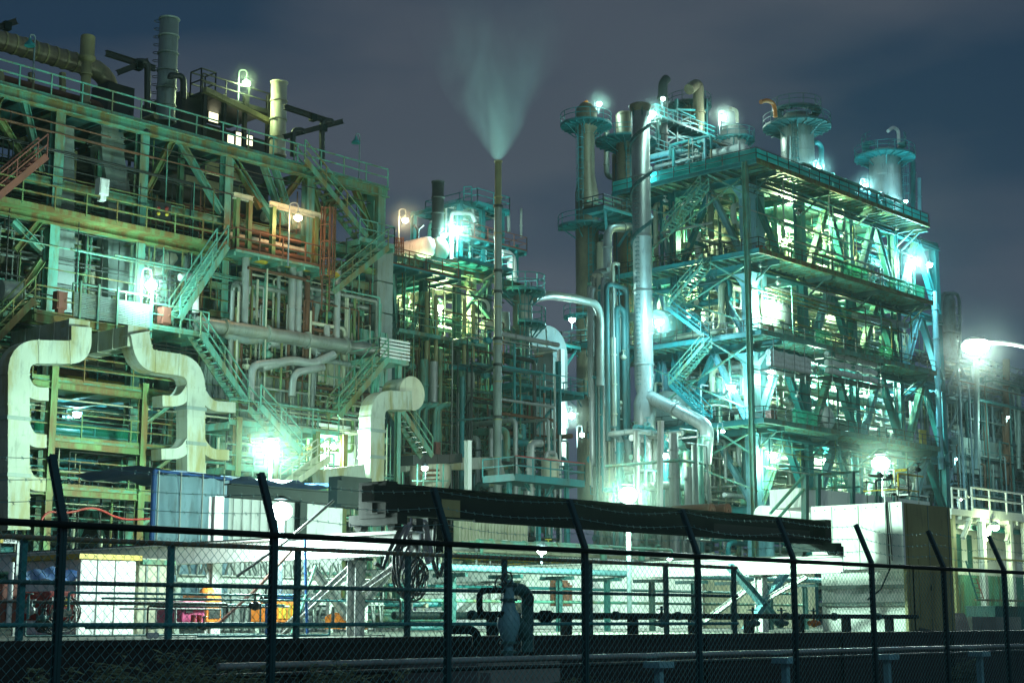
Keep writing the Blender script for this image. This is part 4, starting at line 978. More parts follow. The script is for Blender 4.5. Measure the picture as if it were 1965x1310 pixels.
for a in range(6): MB().bar(b+V((math.cos(a)*r,math.sin(a)*r,H(225))), b+V((math.cos(a)*r*1.12,math.sin(a)*r*1.12,H(202))), .08).build('cap_strut', M['tealdk'], T)
m = MB(); e = -RGT*.55-FWD2*.85
for i in range(48):
    c = b+e*(r+.12)+V((0,0,H(740)+i*.42)); m.torus(c, .2, .03, 'z', 8, 4)
m.build('rung_ladder', M['tealdk'], T)
T2 = pipe_thing('fat silver pipe slanting from the foot of the great spiral stack to a drop elbow', [(1248,762),(1330,802),(1358,818),(1352,890)], 92, .62, M['galv'], br=2.0, n=14, fl=5, xpl=SXP)
for pts, r, mt, lb, yy in (
    ([(1272,300),(1272,160),(1279,152)],.52,M['dark'],'black topped vent pipe with an angled open mouth',97),
    ([(1322,172,97),(1340,158,97),(1341,255,97)],.62,M['brown'],'fat brown pipe bent over like a cane at the skyline',97),
    ([(1245,345,97),(1320,330,97)],.4,M['rust'],'rust red pipe behind the great spiral stack',97),
    ([(1180,340),(1182,365),(1202,366)],.3,M['galv'],'silver elbow pipe between the brown columns',103),
    ([(1164,230),(1164,338),(1180,342)],.3,M['shell'],'long grey downcomer beside the tallest brown column',103),
    ([(1166,700),(1166,450),(1172,438),(1210,435)],.42,M['galv'],'silver pipe rising then turning in toward the great spiral stack',92),
    ([(1182,630),(1182,612),(1215,608)],.48,M['galv'],'thick silver elbow entering the great spiral stack',91),
    ([(1154,690),(1154,728),(1185,732),(1195,745),(1196,860)],.34,M['galv'],'kinked silver pipe lower down beside the tallest brown column',92),
    ([(1488,225),(1486,200),(1472,192),(1460,196)],.22,M['orange'],'yellowish hooked vent pipe above the roof deck net',RB+3),
    ([(1415,235),(1414,212),(1402,208)],.2,M['cream'],'hooked pale pipe behind the squat domed vessel lamp',96),
    ([(1725,285),(1724,250),(1714,244),(1704,252)],.2,M['white'],'white hooked vent pipe over the far silver column',RB+4),
    ([(1120,225),(1120,200),(1126,196)],.22,M['orange'],'yellow lit bent pipe on the cap of the tallest brown column',102),
    ([(1576,360),(1576,280),(1566,272),(1560,276)],.28,M['teal'],'teal bent pipe clinging to the stout grey column',RB+4),
    ([(1512,345),(1513,262)],.24,M['shell'],'straight grey pipe against the stout grey column',RB+3),
    ([(1752,420),(1752,310)],.3,M['teal'],'teal upright pipe beyond the far silver column',RB+6),
    ([(1765,430),(1764,342)],.22,M['bluec'],'thin pale upright at the far end of the roof deck',RB+5),
    ([(1793,560),(1806,900)],.3,M['bluec'],'pale lit rainpipe down the far corner of the teal block',RB-1.5)):
    pipe_thing(lb, pts, yy, r, mt, fl=3)
# lattice around the slender column
T = thing('lattice_tower', 'dark lattice tower wrapped around the slender brown column', 'steel tower', pt(1300,420,y=97))
for px in (1262,1298,1355):
    MB().hbar(pt(px,420,y=97), pt(px,190 if px > 1270 else 200,y=97), .3,.3,up=(0,1,0)).build('column', M['tealdk'], T)
for i in range(8):
    a, b_ = 210+i*26, 236+i*26
    for (u0, u1) in ((1262,1298),(1298,1355)):
        MB().bar(pt(u0,a,y=97), pt(u1,b_,y=97), .16).build('brace', M['teal'], T); MB().bar(pt(u1,a,y=97), pt(u0,b_,y=97), .14).build('brace', M['tealdk'], T)
        MB().bar(pt(u0,a,y=97), pt(u1,a+3,y=97), .2).build('strut', M['teal'], T)
for py in (235,300,345):
    z = pt(1300,py,y=96).z; platform(T, ax(1258,96,py), ax(1372,96,py), 96, 99, z, M['tealdk'], 'dlr', rmat=M['teal'], joist=1, r=.04)
# tangle about the columns' feet, platform brackets
pipe_bank('pipes and rails between the brown columns and the teal block', ((110.3,89.6,YZ+4),(113.6,92.2,zf[3])), 70, [M['teal'],M['galv'],M['shell'],M['tealdk'],M['cream']], 63, .07, .35, valve=12)
pipe_bank('bright pipework at the foot of the brown columns', ((108,80,YZ),(113.5,89,zpx(825,1200,90))), 75, [M['galv'],M['ductgrey'],M['mint'],M['shell'],M['teal']], 64, .08, .45, valve=14)
for (u0,u1,v,lb) in ((1155,1225,405,'teal walkway beside the great spiral stack below the roof deck'),(1152,1228,660,'teal walkway from the tallest brown column to the short face'),(1165,1235,832,'teal walkway at the foot of the great spiral stack'),(1075,1112,662,'small teal balcony hanging on the tallest brown column')):
    y = 91.5 if u0 > 1100 else 97; z = zpx(v,(u0+u1)/2,y); T = thing('walkway', lb, 'walkway', pt((u0+u1)/2,v,y=y))
    a, b_ = ax(u0,y,v), ax(u1,y,v)
    platform(T, a, b_, y-.2, y+2.4, z, M['teal'], 'dlr', joist=1.2, dz=.3, rmat=M['dark'], r=.045)
    for x in (a+.5,b_-.5): brace(T, (x,y,z-.3),(x+(1.5 if x < (a+b_)/2 else -1.5),y+1,z-3.2),.25,M['teal'])
m = MB().box((XA+.4,RB-1.2,zf[3]+.2),(XA+1.3,RB-.5,zf[3]+1.6)); m.bar((XA+.4,RB-1.22,zf[3]+.9),(XA+1.3,RB-1.22,zf[3]+.9),.06)
solo(m,'control_cabinet',M['brick'],'orange red cabinet by the corner column, third deck','control cabinet',(XA+.4,RB-1.2,zf[3]+.2))
for v, nm in ((2,'second'),(1,'first')):
    m = MB().box((XA+.6,RB-1.6,zf[v]+.2),(XA+1.6,RB-1.0,zf[v]+1.5)); m.bar((XA+.6,RB-1.62,zf[v]+.8),(XA+1.6,RB-1.62,zf[v]+.8),.06)
    solo(m,'control_cabinet',M['brick'],'faded red cabinet by the corner column, %s deck' % nm,'control cabinet',(XA+.6,RB-1.6,zf[v]+.2))
m = MB()
for k in range(7): m.bar((XE-2+k*.22,RB-2.3,zf[1]+.3),(XE-2+k*.22,RB-2.3,zf[1]+2.0),.12)
m.bar((XE-2.1,RB-2.3,zf[1]+2),(XE-.5,RB-2.3,zf[1]+2),.08)
solo(m,'slat_screen',M['yellow'],'yellow green slatted screen at the far end of the first deck','screen',(XE-2,RB-2.3,zf[1]))
# ------------------------------------------------------------------ FAR PLANT beyond
FY = 118.0
fx = [ax(1812,FY,800)+i*11 for i in range(5)]
fz = [zpx(v,1880,FY) for v in (935,850,770,700)]
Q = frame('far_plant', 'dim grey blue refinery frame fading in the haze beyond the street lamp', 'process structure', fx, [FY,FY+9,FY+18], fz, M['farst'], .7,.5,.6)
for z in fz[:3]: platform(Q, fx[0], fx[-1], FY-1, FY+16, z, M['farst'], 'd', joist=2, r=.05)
for i in range(4):
    for a, b in zip([YZ]+fz, fz): brace(Q, (fx[i],FY-.2,a),((fx[i]+fx[i+1])/2,FY-.2,b-.6),.3,M['farst']); brace(Q, (fx[i+1],FY-.2,a),((fx[i]+fx[i+1])/2,FY-.2,b-.6),.3,M['farst'])
    MB().hbar(((fx[i]+fx[i+1])/2,FY,YZ),((fx[i]+fx[i+1])/2,FY,fz[3]),.4,.4,up=(0,1,0)).build('column', M['farst'], Q)
for k in range(9):
    z = YZ+4+k*3.3; MB().hbar((fx[0],FY-.3,z),(fx[4],FY-.3,z),.2,.25).build('pipe_support', M['farst'], Q)
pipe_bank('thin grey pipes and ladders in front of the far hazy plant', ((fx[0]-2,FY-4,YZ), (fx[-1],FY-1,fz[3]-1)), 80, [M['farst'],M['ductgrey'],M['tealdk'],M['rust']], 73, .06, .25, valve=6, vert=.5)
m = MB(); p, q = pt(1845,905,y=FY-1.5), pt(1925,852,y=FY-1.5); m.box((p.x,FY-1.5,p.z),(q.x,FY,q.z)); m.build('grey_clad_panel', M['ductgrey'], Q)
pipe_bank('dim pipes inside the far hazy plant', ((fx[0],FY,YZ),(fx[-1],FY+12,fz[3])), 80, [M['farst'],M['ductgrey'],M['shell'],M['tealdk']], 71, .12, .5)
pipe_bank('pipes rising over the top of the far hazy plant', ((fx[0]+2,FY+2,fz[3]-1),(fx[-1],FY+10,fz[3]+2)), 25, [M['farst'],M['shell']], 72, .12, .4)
vb = pt(1822,700,y=FY+6); kk = (vb-EYEP).dot(FWD2)/F
vessel('far_reactor', 'dim grey round topped column wearing a ladder frame behind the teal block', 'reactor', vb, [(17*kk,0),(17*kk,pt(1822,578,y=FY+6).z-vb.z),(13*kk,pt(1822,567,y=FY+6).z-vb.z),(3*kk,pt(1822,562,y=FY+6).z-vb.z)], M['farst'], [(pt(1822,640,y=FY+6).z-vb.z,17*kk,25*kk,3,6.2)], [(4.2,18*kk,0,pt(1822,580,y=FY+6).z-vb.z)], pmat=M['farst'])
T = thing('pipe_arch', 'dim hooped pipe frame beside the round topped far column', 'pipe', pt(1838,700,y=FY+5)); MB().pipe([pt(1806,700,y=FY+5),pt(1806,563,y=FY+5),pt(1841,563,y=FY+5),pt(1842,700,y=FY+5)],.3,8,br=2).build('pipe_run', M['farst'], T)
for i in range(7): MB().bar(pt(1826,585+i*16,y=FY+5),pt(1841,590+i*16,y=FY+5),.15).build('rung', M['farst'], T)
pipe_thing('far pale post with a rusty lower half under the street lamp', [(1874,900),(1874,690)], FY-4, .45, M['ductgrey'])
pipe_thing('rusty far flare post at the picture edge', [(1930,930),(1931,690)], FY-2, .6, M['rust'])
pipe_thing('far pale pipe bending over beside the rusty flare post', [(1915,735),(1945,735),(1955,750),(1955,900)], FY-3, .4, M['ductgrey'], n=8)
# ------------------------------------------------------------------ CRANE YARD
GY = 26.0
g0, g1 = pt(713,928,y=GY), pt(1568,997,y=GY); zt = (g0.z+g1.z)/2
h = (pt(760,930,y=GY).z-pt(760,990,y=GY).z)
T = thing('crane_girder', 'long black steel girder of the yard crane spanning above the fence', 'crane girder', (g0.x,GY,zt-h))
MB().hbar((g0.x,GY,zt-h/2),(g1.x,GY,zt-h/2),.42,h,t=.035).build('main_beam', M['black'], T)
MB().hbar((g0.x+3,GY-.3,zt-h-.02),(g1.x+.1,GY-.3,zt-h-.02),.06,.07).build('cable_rail', M['black'], T)
MB().box((pt(1338,0,y=GY).x+.2,GY-.03,zt-h+.12),(g1.x-.5,GY-.01,zt-.32)).build('splice_plate', M['dark'], T)
p = pt(865,975,y=GY-.22); m = MB().cbox(p,.6,.02,.4); m.build('name_plate', M['olive'], T)
for x, s_ in ((g0.x+.2,1),(g1.x-.1,-1)):
    MB().cbox((x,GY,zt-h*.55),.35,.9,h*1.15).build('end_plate', M['black'], T)
    MB().cbox((x,GY,zt-h-.12),.3,1.6,.24).build('end_truck', M['black'], T)
    for yy in (-.55,.55): MB().tube([(x-.1,GY+yy,zt-h-.24),(x+.1,GY+yy,zt-h-.24)],.13,12).build('truck_wheel', M['black'], T)
MB().cbox((g0.x-.15,GY-.3,zt-h*.4),.45,.4,.35).build('motor', M['black'], T)
# runway beams along y
zr = zt-h-.38
for xx, lb, far, cols, near in ((g0.x+.75,'white runway beam under the coil end of the black crane girder',62,(27.3,36.5,47),25.2),(g1.x+.1,'white runway beam under the plain end of the black crane girder',62,(28.2,40,52),25.2)):
    T = thing('crane_runway', lb, 'crane runway', (xx,near,YZ))
    MB().hbar((xx,near,zr-.26),(xx,far,zr-.26),.32,.52,t=.03).build('runway_beam', M['white'], T)
    MB().bar((xx,near+.02,zr+.025),(xx,far,zr+.025),.07,.05).build('rail', M['dark'], T)
    MB().cbox((xx,near+.08,zr+.15),.2,.12,.28).build('end_stop', M['dark'], T)
    for cy in cols:
        MB().hbar((xx,cy,YZ),(xx,cy,zr-.52),.3,.3,up=(0,1,0),t=.025).build('column', M['white'], T)
        MB().cbox((xx,cy,zr-.56),.6,.5,.06).build('cap_plate', M['dark'], T)
        brace(T, (xx,cy+2.6,YZ+.1),(xx,cy+.15,zr-.75),.16,M['white'])
        brace(T, (xx,cy-.15,YZ+1),(xx,cy-1.7,zr-.6),.14,M['white'])
    if xx < 30:
        for a in ((600,1090,690,1215),(760,1080,670,1190)): brace(T, pt(a[0],a[1],y=29),pt(a[2],a[3],y=29),.17,M['white'])
    else:
        for a in ((1400,1085,1500,1200),(1510,1095,1430,1210)): brace(T, pt(a[0],a[1],y=28),pt(a[2],a[3],y=28),.2,M['bluec'])
# hose coils hanging at the girder end
hp = pt(790,1000,y=GY-.4)
for i, (px, py, R1, rr, mt, lb) in enumerate(((790,1050,.50,.045,M['hose'],'thick pale hose coil hanging from the girder end'),(812,1042,.44,.045,M['hose'],'second thick hose coil overlapping the first'),(783,1092,.55,.028,M['rubber'],'thin black cable coil drooping lowest under the girder end'),(800,1110,.36,.022,M['rubber'],'small thin cable coil within the drooping one'))):
    c = pt(px,py,y=GY-.5-i*.1); m = MB(); q = random.Random(i)
    for k in range(3 if i < 2 else 5):
        pts = []; n = 22; ra = R1*q.uniform(.82,1.02); o = V((q.uniform(-.06,.06),q.uniform(-.12,.12),q.uniform(-.06,.06)))
        for j in range(n+1):
            a = 2*math.pi*j/n; pts.append(c+o+V((ra*.72*math.cos(a), .08*math.sin(a*2+k), ra*1.15*math.sin(a))))
        m.tube(pts, rr, 6, caps=False)
    solo(m, 'hose_coil', mt, lb, 'hose coil', c)
c = pt(785,1150,y=GY-.6); m = MB(); m.tube([pt(770,1010,y=GY-.5),pt(745,1060,y=GY-.5),pt(735,1090,y=GY-.5),pt(720,1080,y=GY-.5)],.05,6)
m.tube(rounded([pt(835,1000,y=GY-.5),pt(830,1080,y=GY-.5),pt(845,1110,y=GY-.5),pt(850,1080,y=GY-.5)],.4),.05,6)
solo(m,'dangling_hose',M['rubber'],'loose dark hose loops dangling either side of the coils','hose',c)
m = MB().cbox(pt(832,1030,y=GY-.3),.35,.3,.7); m.cbox(pt(832,1005,y=GY-.3),.6,.25,.25); m.tube([pt(840,1050,y=GY-.3),pt(840,1110,y=GY-.3)],.03,5)
solo(m,'hoist_block',M['black'],'black hoist block hanging below the girder by the hose coils','hoist',pt(832,1050,y=GY-.3))
# second portal behind
PYY = 33.0
T = thing('portal_frame', 'black portal beam on a white post standing before the blue tarpaulin', 'portal frame', pt(445,1200,y=PYY))
p0, p1 = pt(437,933,y=PYY), pt(690,948,y=PYY); zb_ = p0.z
MB().hbar((p0.x,PYY,zb_-.1),(p1.x+1.2,PYY,zb_-.1),.3,.36).build('beam', M['black'], T)
MB().hbar((pt(446,0,y=PYY).x+.02,PYY,YZ),(pt(446,0,y=PYY).x+.02,PYY,zb_-.28),.28,.28,up=(0,1,0)).build('column', M['white'], T)
xx = ax(578,PYY,960); MB().hbar((xx,PYY,YZ+2),(xx,PYY,zb_-.28),.24,.24,up=(0,1,0)).build('column', M['black'], T)
m = MB().cbox(pt(672,945,y=GY+4.4),1.04,.5,.78); m.cbox(pt(672,945,y=GY+4.14),.9,.04,.6)
solo(m,'counterweight',M['black'],'black box counterweight beside the girder end','counterweight',pt(672,965,y=GY+3))
# tarpaulin shelter
TY = 46.0
x0, x1 = ax(292,TY,950), ax(442,TY,950); z0_, z1_ = YZ+.3, pt(292,902,y=TY).z; z2_ = pt(440,928,y=TY).z
T = thing('tarpaulin_tent', 'grey blue tarpaulin shelter with bright blue hem and roof', 'tarpaulin shelter', (x0,TY,YZ))
m = MB(); nx, nz = 60, 26; vs = []
for j in range(nz+1):
    for i in range(nx+1):
        u, v = i/nx, j/nz; zt_ = z1_+(z2_-z1_)*u*.35 - .10*math.sin(math.pi*((u*4) % 1))
        d = (.05*math.sin(u*19+1.5*math.sin(u*7+v*3))+.03*math.sin(u*47+3*math.sin(u*5)+v*2))*(1.1-v*.8)+.07*math.sin(u*6-v*5)+.02*math.sin(v*23+u*11)
        vs.append((x0+(x1-x0)*u, TY+d, z0_+(zt_-z0_)*v))
m.add(vs, [(j*(nx+1)+i,j*(nx+1)+i+1,(j+1)*(nx+1)+i+1,(j+1)*(nx+1)+i) for j in range(nz) for i in range(nx)], True); m.build('front_sheet', M['tarp'], T)
MB().tube([(x0,TY-.05,z0_),(x0+.03,TY-.05,z1_)],.09,6).tube([(x0,TY-.05,z1_),(x0+(x1-x0)*.5,TY-.05,z1_-.05),(x1,TY-.05,z1_+(z2_-z1_)*.35)],.05,6).build('blue_hem', M['blue'], T)
m = MB(); vs = []
xe = ax(690,TY,930)
for j in range(7):
    for i in range(41):
        u, v = i/40, j/6; vs.append((x0+(xe-x0)*u, TY+5*v, z1_+(z2_-z1_)*.25*u+.1+.16*math.sin(v*3.1)-.12*abs(math.sin(u*14))+.05*math.sin(u*50+v*8)))
m.add(vs, [(j*41+i,j*41+i+1,(j+1)*41+i+1,(j+1)*41+i) for j in range(6) for i in range(40)], True); m.build('roof_sheet', M['blue'], T)
for i in range(4):
    x = x0+(x1-x0)*(i+.15)/3.6; MB().tube([(x,TY-.16,YZ),(x,TY-.16,z1_)],.03,5).build('scaffold_tube', M['galv'], T)
m = MB().box((ax(445,TY,960),TY+1,YZ),(ax(690,TY,960),TY+1.2,z1_-.5))
for i in range(10): m.bar((ax(445,TY,960)+i*.42,TY+.97,YZ),(ax(445,TY,960)+i*.42,TY+.97,z1_-.5),.05)
solo(m,'wall_panel',M['white'],'white panel wall under the black portal beam','wall panel',(ax(445,TY,960),TY+1,YZ))
# guard railing behind the retaining wall
RY = WB+.3; pxs = (40,325); s0 = ax(40,RY,1150); sp = ax(325,RY,1150)-s0
T = thing('guard_railing', 'tall dark teal pipe guard railing with a dull red top rail on the black wall', 'railing', (s0,RY,YZ))
zr3 = [pt(325,v,y=RY).z for v in (1043,1122,1198)]
xa, xb = s0-3*sp, s0+7*sp
for i in range(-1,8): x = s0+i*sp; MB().bar((x,RY,YZ+.1),(x,RY,zr3[0]),.075,up=(0,1,0)).build('post', M['teal'] if i < 2 else M['tealdk'], T)
for z, mt, r in ((zr3[0],M['brown'],.035),(zr3[1],M['tealdk'],.03),(zr3[2],M['teal'],.03)): MB().tube([(xa,RY-.08,z),(xb,RY-.08,z)], r, 8).build('rail', mt, T)
# things in the yard seen through the fence
def boxy(name, label, cat, u0, v0, u1, v1, y, dep, mat, extra=None, group=None, tilt=0):
    p, q = pt(u0,v1,y=y), pt(u1,v0,y=y); T = thing(name, label, cat, (p.x,y,p.z), group)
    m = MB().box((p.x,y,max(p.z,YZ)),(q.x,y+dep,q.z)); o = m.build('body', mat, T)
    bv = o.modifiers.new('Bevel','BEVEL'); bv.width = .03; bv.segments = 2
    if extra: extra(T, p, q)
    return T
def ex_house(T, p, q):
    MB().box((p.x-.1,p.y-.1,q.z),(q.x+.1,p.y+3,q.z+.12)).build('roof_slab', M['yellow'], T)
    for k in (.3,.62): MB().bar((p.x+(q.x-p.x)*k,p.y-.02,p.z),(p.x+(q.x-p.x)*k,p.y-.012,q.z),.022).build('seam', M['ductgrey'], T)
boxy('white_shed', 'white blocky shed with a rusty yellow roof edge behind the runway post', 'shed', 148,1075,262,1225, 33, 3, M['white'], ex_house)
def ex_shed2(T, p, q):
    for k in (.2,.55,.85): MB().bar((p.x+(q.x-p.x)*k,p.y-.02,p.z),(p.x+(q.x-p.x)*k,p.y-.02,q.z),.05).build('seam', M['ductgrey'], T)
    MB().bar((p.x,p.y-.08,q.z-.1),(q.x,p.y-.08,q.z-.1),.12).build('eave', M['green'], T)
boxy('cream_shed', 'cream flat sided shed joined beside the white blocky one', 'shed', 262,1072,332,1225, 33.6, 3, M['cream'], ex_shed2)
def ex_pink(T, p, q):
    pass
boxy('pink_tank', 'salmon pink wall tank at the picture edge below a blue canopy', 'tank', -30,1115,42,1200, 31, 2, M['brick'], lambda T,p,q: MB().tube([(p.x+.5,p.y-.1,p.z),(p.x+.5,p.y-.1,q.z+.4)],.06,8).build('standpipe', M['white'], T))
T = thing('blue_canopy', 'sagging bright blue canopy sheet behind the guard railing', 'canopy', pt(90,1115,y=32)); vs = []
for j in range(5):
    for i in range(17):
        u, v = i/16, j/4; p = pt(40+108*u,1113-22*v+3*math.sin(u*9),y=31+v*1.5); vs.append((p.x,p.y,p.z+.03*math.sin(u*20+v*3)))
MB().add(vs, [(j*17+i,j*17+i+1,(j+1)*17+i+1,(j+1)*17+i) for j in range(4) for i in range(16)], True).build('sheet', M['blue'], T)
for px in (45,145): MB().tube([pt(px,1220,y=31),pt(px,1110,y=31)],.03,6).build('pole', M['galv'], T)
def ex_comp(T, p, q):
    w, hh = q.x-p.x, q.z-p.z
    MB().box((p.x+w*.1,p.y-.02,p.z+hh*.55),(p.x+w*.4,p.y-.005,p.z+hh*.8)).build('label_plate', M['white'], T)
    MB().tube([(p.x+w*.68,p.y-.04,p.z+hh*.62),(p.x+w*.68,p.y,p.z+hh*.62)],.08,12).build('gauge', M['yellow'], T)
    MB().box((p.x+w*.1,p.y-.02,p.z+hh*.12),(p.x+w*.9,p.y-.005,p.z+hh*.4)).build('grille', M['dark'], T)
    for k in (.15,.85): MB().tube([(p.x+w*k,p.y+.3,p.z-.1),(p.x+w*k,p.y+.42,p.z-.1)],.16,12).build('wheel', M['rubber'], T)
boxy('compressor', 'bright red compressor with a yellow gauge beside the white blocky shed', 'compressor', 92,1134,144,1190, 30, 1.1, M['red'], ex_comp)
boxy('compressor', 'magenta pink compressor behind the guard railing', 'compressor', 348,1153,394,1196, 30, 1, M['pink'], lambda T,p,q: (MB().box((p.x+.1,p.y-.02,p.z+.25),(p.x+.3,p.y,p.z+.36)).build('grille', M['dark'], T), MB().tube([(p.x+.25,p.y-.1,p.z+.02),(p.x+.25,p.y-.1,p.z+.2)],.06,8).build('extinguisher', M['red'], T), MB().tube([(p.x+.42,p.y-.1,p.z+.02),(p.x+.42,p.y-.1,p.z+.2)],.06,8).build('extinguisher', M['red'], T)))
boxy('generator', 'orange generator just beside the magenta compressor', 'generator', 396,1140,426,1194, 31, 1, M['orange'], lambda T,p,q: (MB().ball(((p.x+q.x)/2,p.y+.3,q.z),.2,10,6).build('fuel_cap', M['orange'], T), MB().box((p.x+.05,p.y-.02,p.z+.1),(q.x-.05,p.y,p.z+.3)).build('grille', M['dark'], T)))
boxy('generator', 'yellow orange slotted generator under a blue pipe frame', 'generator', 530,1150,572,1194, 30, 1, M['orange'], lambda T,p,q: [MB().box((p.x+.06+k*.14,p.y-.02,p.z+.1),(p.x+.14+k*.14,p.y,q.z-.1)).build('slot', M['yellow'], T) for k in range(4)])
solo(MB().pipe([pt(514,1222,y=29),pt(514,1145,y=29),pt(570,1145,y=29)],.07,8),'blue_pipe',M['blue'],'bright blue pipe frame around the slotted generator','pipe',pt(514,1222,y=29))
p = [pt(665,1206,y=29),pt(705,1206,y=29),pt(705,1195,y=29),pt(678,1174,y=29),pt(665,1183,y=29)]
m = MB(); m.add(p+[q+V((0,.8,0)) for q in p], [(0,1,2,3,4),(9,8,7,6,5)]+[(i,(i+1)%5,(i+1)%5+5,i+5)[::-1] for i in range(5)]); m.bar(p[0],p[1],.04)
solo(m,'orange_hopper',M['orange'],'orange wedge shaped bin behind the guard railing','bin',p[0])
for (u,v,R1,lb) in ((120,1170,.30,'black hose coil stacked by the red compressor'),):
    c = pt(u,v,y=30); m = MB()
    for k in range(9): m.torus(c+V(((k%3)*.12-.12,.1*(k//3),-.02*k)), R1+.012*k, .018, 'y', 18, 5)
    solo(m,'hose_coil',M['rubber'],lb,'hose coil',c)
# lettered board and small white tag board
T = thing('sign_board', 'pale board with a yellow end bearing black letters E-10 behind the guard railing', 'sign', pt(16,1040,y=33))
p, q = pt(1,1041,y=33), pt(33,1029,y=33)
MB().box((p.x,33,p.z),(q.x,33.04,q.z)).build('board', M['white'], T); MB().box((p.x-.02,32.985,p.z),(p.x+(q.x-p.x)*.14,33.0,q.z)).build('yellow_end', M['yellow'], T)
MB().bar((p.x+.5,33.1,YZ),(p.x+.5,33.1,p.z+.05),.06).build('post', M['galv'], T)
cu = bpy.data.curves.new('lettering','FONT'); cu.body = 'E-10'; cu.size = (q.z-p.z)*1.05; cu.extrude = .003; cu.materials.append(M['black'])
tmp = bpy.data.objects.new('lettering_curve', cu); COL.objects.link(tmp); bpy.context.view_layer.update()
me_ = bpy.data.meshes.new_from_object(tmp.evaluated_get(bpy.context.evaluated_depsgraph_get())); bpy.data.objects.remove(tmp); me_.name = 'lettering'
if not me_.materials: me_.materials.append(M['black'])
lo_ = bpy.data.objects.new('lettering', me_); COL.objects.link(lo_); lo_.parent = T; lo_.rotation_euler = (math.pi/2,0,0); lo_.location = V((p.x+(q.x-p.x)*.17,32.99,p.z+.03))-T.location
p, q = pt(283,1222,y=22), pt(305,1213,y=22); m = MB().box((p.x,22,p.z),(q.x,22.02,q.z)); m.bar((p.x+.05,22.02,YZ),(p.x+.05,22.02,p.z+.03),.03); m.bar((q.x-.05,22.02,YZ),(q.x-.05,22.02,p.z+.03),.03)
solo(m,'tag_board',M['white'],'small white tag board low on the retaining wall','board',p)
# rack of scaffold tubes
T = thing('tube_rack', 'white rack full of short upright scaffold tubes under the portal beam', 'rack', pt(345,1115,y=36))
xa, xb = ax(340,36,1090), ax(700,36,1090); za_, zb_ = pt(340,1102,y=36).z, pt(340,1068,y=36).z; R = random.Random(5)
MB().hbar((xa,36,za_-.1),(xb,36,za_-.1),.5,.22).build('shelf_beam', M['white'], T)
for i in range(44):
    x = xa+(xb-xa)*i/43; MB().tube([(x,36+R.uniform(-.2,.2),za_),(x,36+R.uniform(-.2,.2),zb_-R.random()*.15)],.035,6).build('tube', M['galv'], T)
for k in range(6): x = xa+(xb-xa)*k/5; MB().bar((x,36,YZ),(x,36,za_-.2),.16).build('post', M['white'], T)
T = thing('tube_rack', 'lower rack of galvanised tubes standing behind the coloured machines', 'rack', pt(345,1200,y=39))
za_, zb_ = pt(345,1185,y=39).z, pt(345,1128,y=39).z; xa, xb = ax(400,39,1150), ax(735,39,1150)
for i in range(36):
    x = xa+(xb-xa)*i/35; MB().tube([(x,39+R.uniform(-.3,.3),YZ),(x,39,zb_-R.random()*.3)],.04,6).build('tube', M['galv'], T)
MB().hbar((xa,39,zb_-.35),(xb,39,zb_-.35),.2,.2).build('shelf_beam', M['white'], T)
# white low buildings / walls that shine behind the fence
for (u0,v0,u1,v1,y,mt,lb) in ((1065,1100,1195,1222,46,M['white'],'bright white low wall behind the valve stand'),(1200,1105,1345,1222,44,M['white'],'bright white low wall between thin teal posts'),(1350,1095,1420,1222,47,M['cream'],'pale yellow low wall behind the crossed braces'),(860,1140,985,1222,48,M['white'],'bright white low wall beyond the rusty brick pillar'),(1420,1090,1560,1215,43,M['cream'],'cream low wall beside the white enclosure')):
    p, q = pt(u0,v1,y=y), pt(u1,v0,y=y); m = MB().box((p.x,y,YZ),(q.x,y+2,q.z)); m.box((p.x-.1,y-.12,q.z),(q.x+.1,y+2.1,q.z+.1))
    for k in range(5): m.bar((p.x+(q.x-p.x)*k/4,y-.02,YZ),(p.x+(q.x-p.x)*k/4,y-.02,q.z),.06)
    solo(m,'low_wall',mt,lb,'wall',(p.x,y,YZ))
T = thing('brick_stack', 'rust brown pile of panels leaning by the low white wall', 'pile', pt(1075,1180,y=44))
for k in range(3): MB().box((ax(1062,44,1150)+k*.1,44-k*.2,pt(0,1145,y=44).z-.1),(ax(1090,44,1150)-k*.1,44.2-k*.2,pt(1062,1112,y=44).z-k*.1)).build('panel', M['rust'], T)
# tall thin teal posts with rails (pipe rack in the yard)
T = thing('yard_pipe_rack', 'teal yard pipe rack carrying long level pipes behind the fence', 'pipe rack', pt(880,1215,y=34))
x0, x1 = ax(868,34,1150), ax(1545,34,1150)
for i in range(9):
    x = x0+(x1-x0)*i/8; MB().hbar((x,34,YZ),(x,34,YZ+1.7),.16,.16,up=(0,1,0)).build('post', M['tealdk'], T)
    MB().bar((x,33.4,YZ+1.72),(x,34.8,YZ+1.72),.12).build('crossarm', M['tealdk'], T)
for k, (z, r, mt) in enumerate(((1.92,.10,M['bluec']),(1.9,.07,M['red']),(1.88,.06,M['galv']),(.95,.05,M['mint']),(.5,.12,M['black']),(1.4,.05,M['teal']))):
    MB().tube([(x0-2,33.5+k*.24,YZ+z),(x1+.5,33.5+k*.24,YZ+z)],r,8).build('pipe', mt, T)
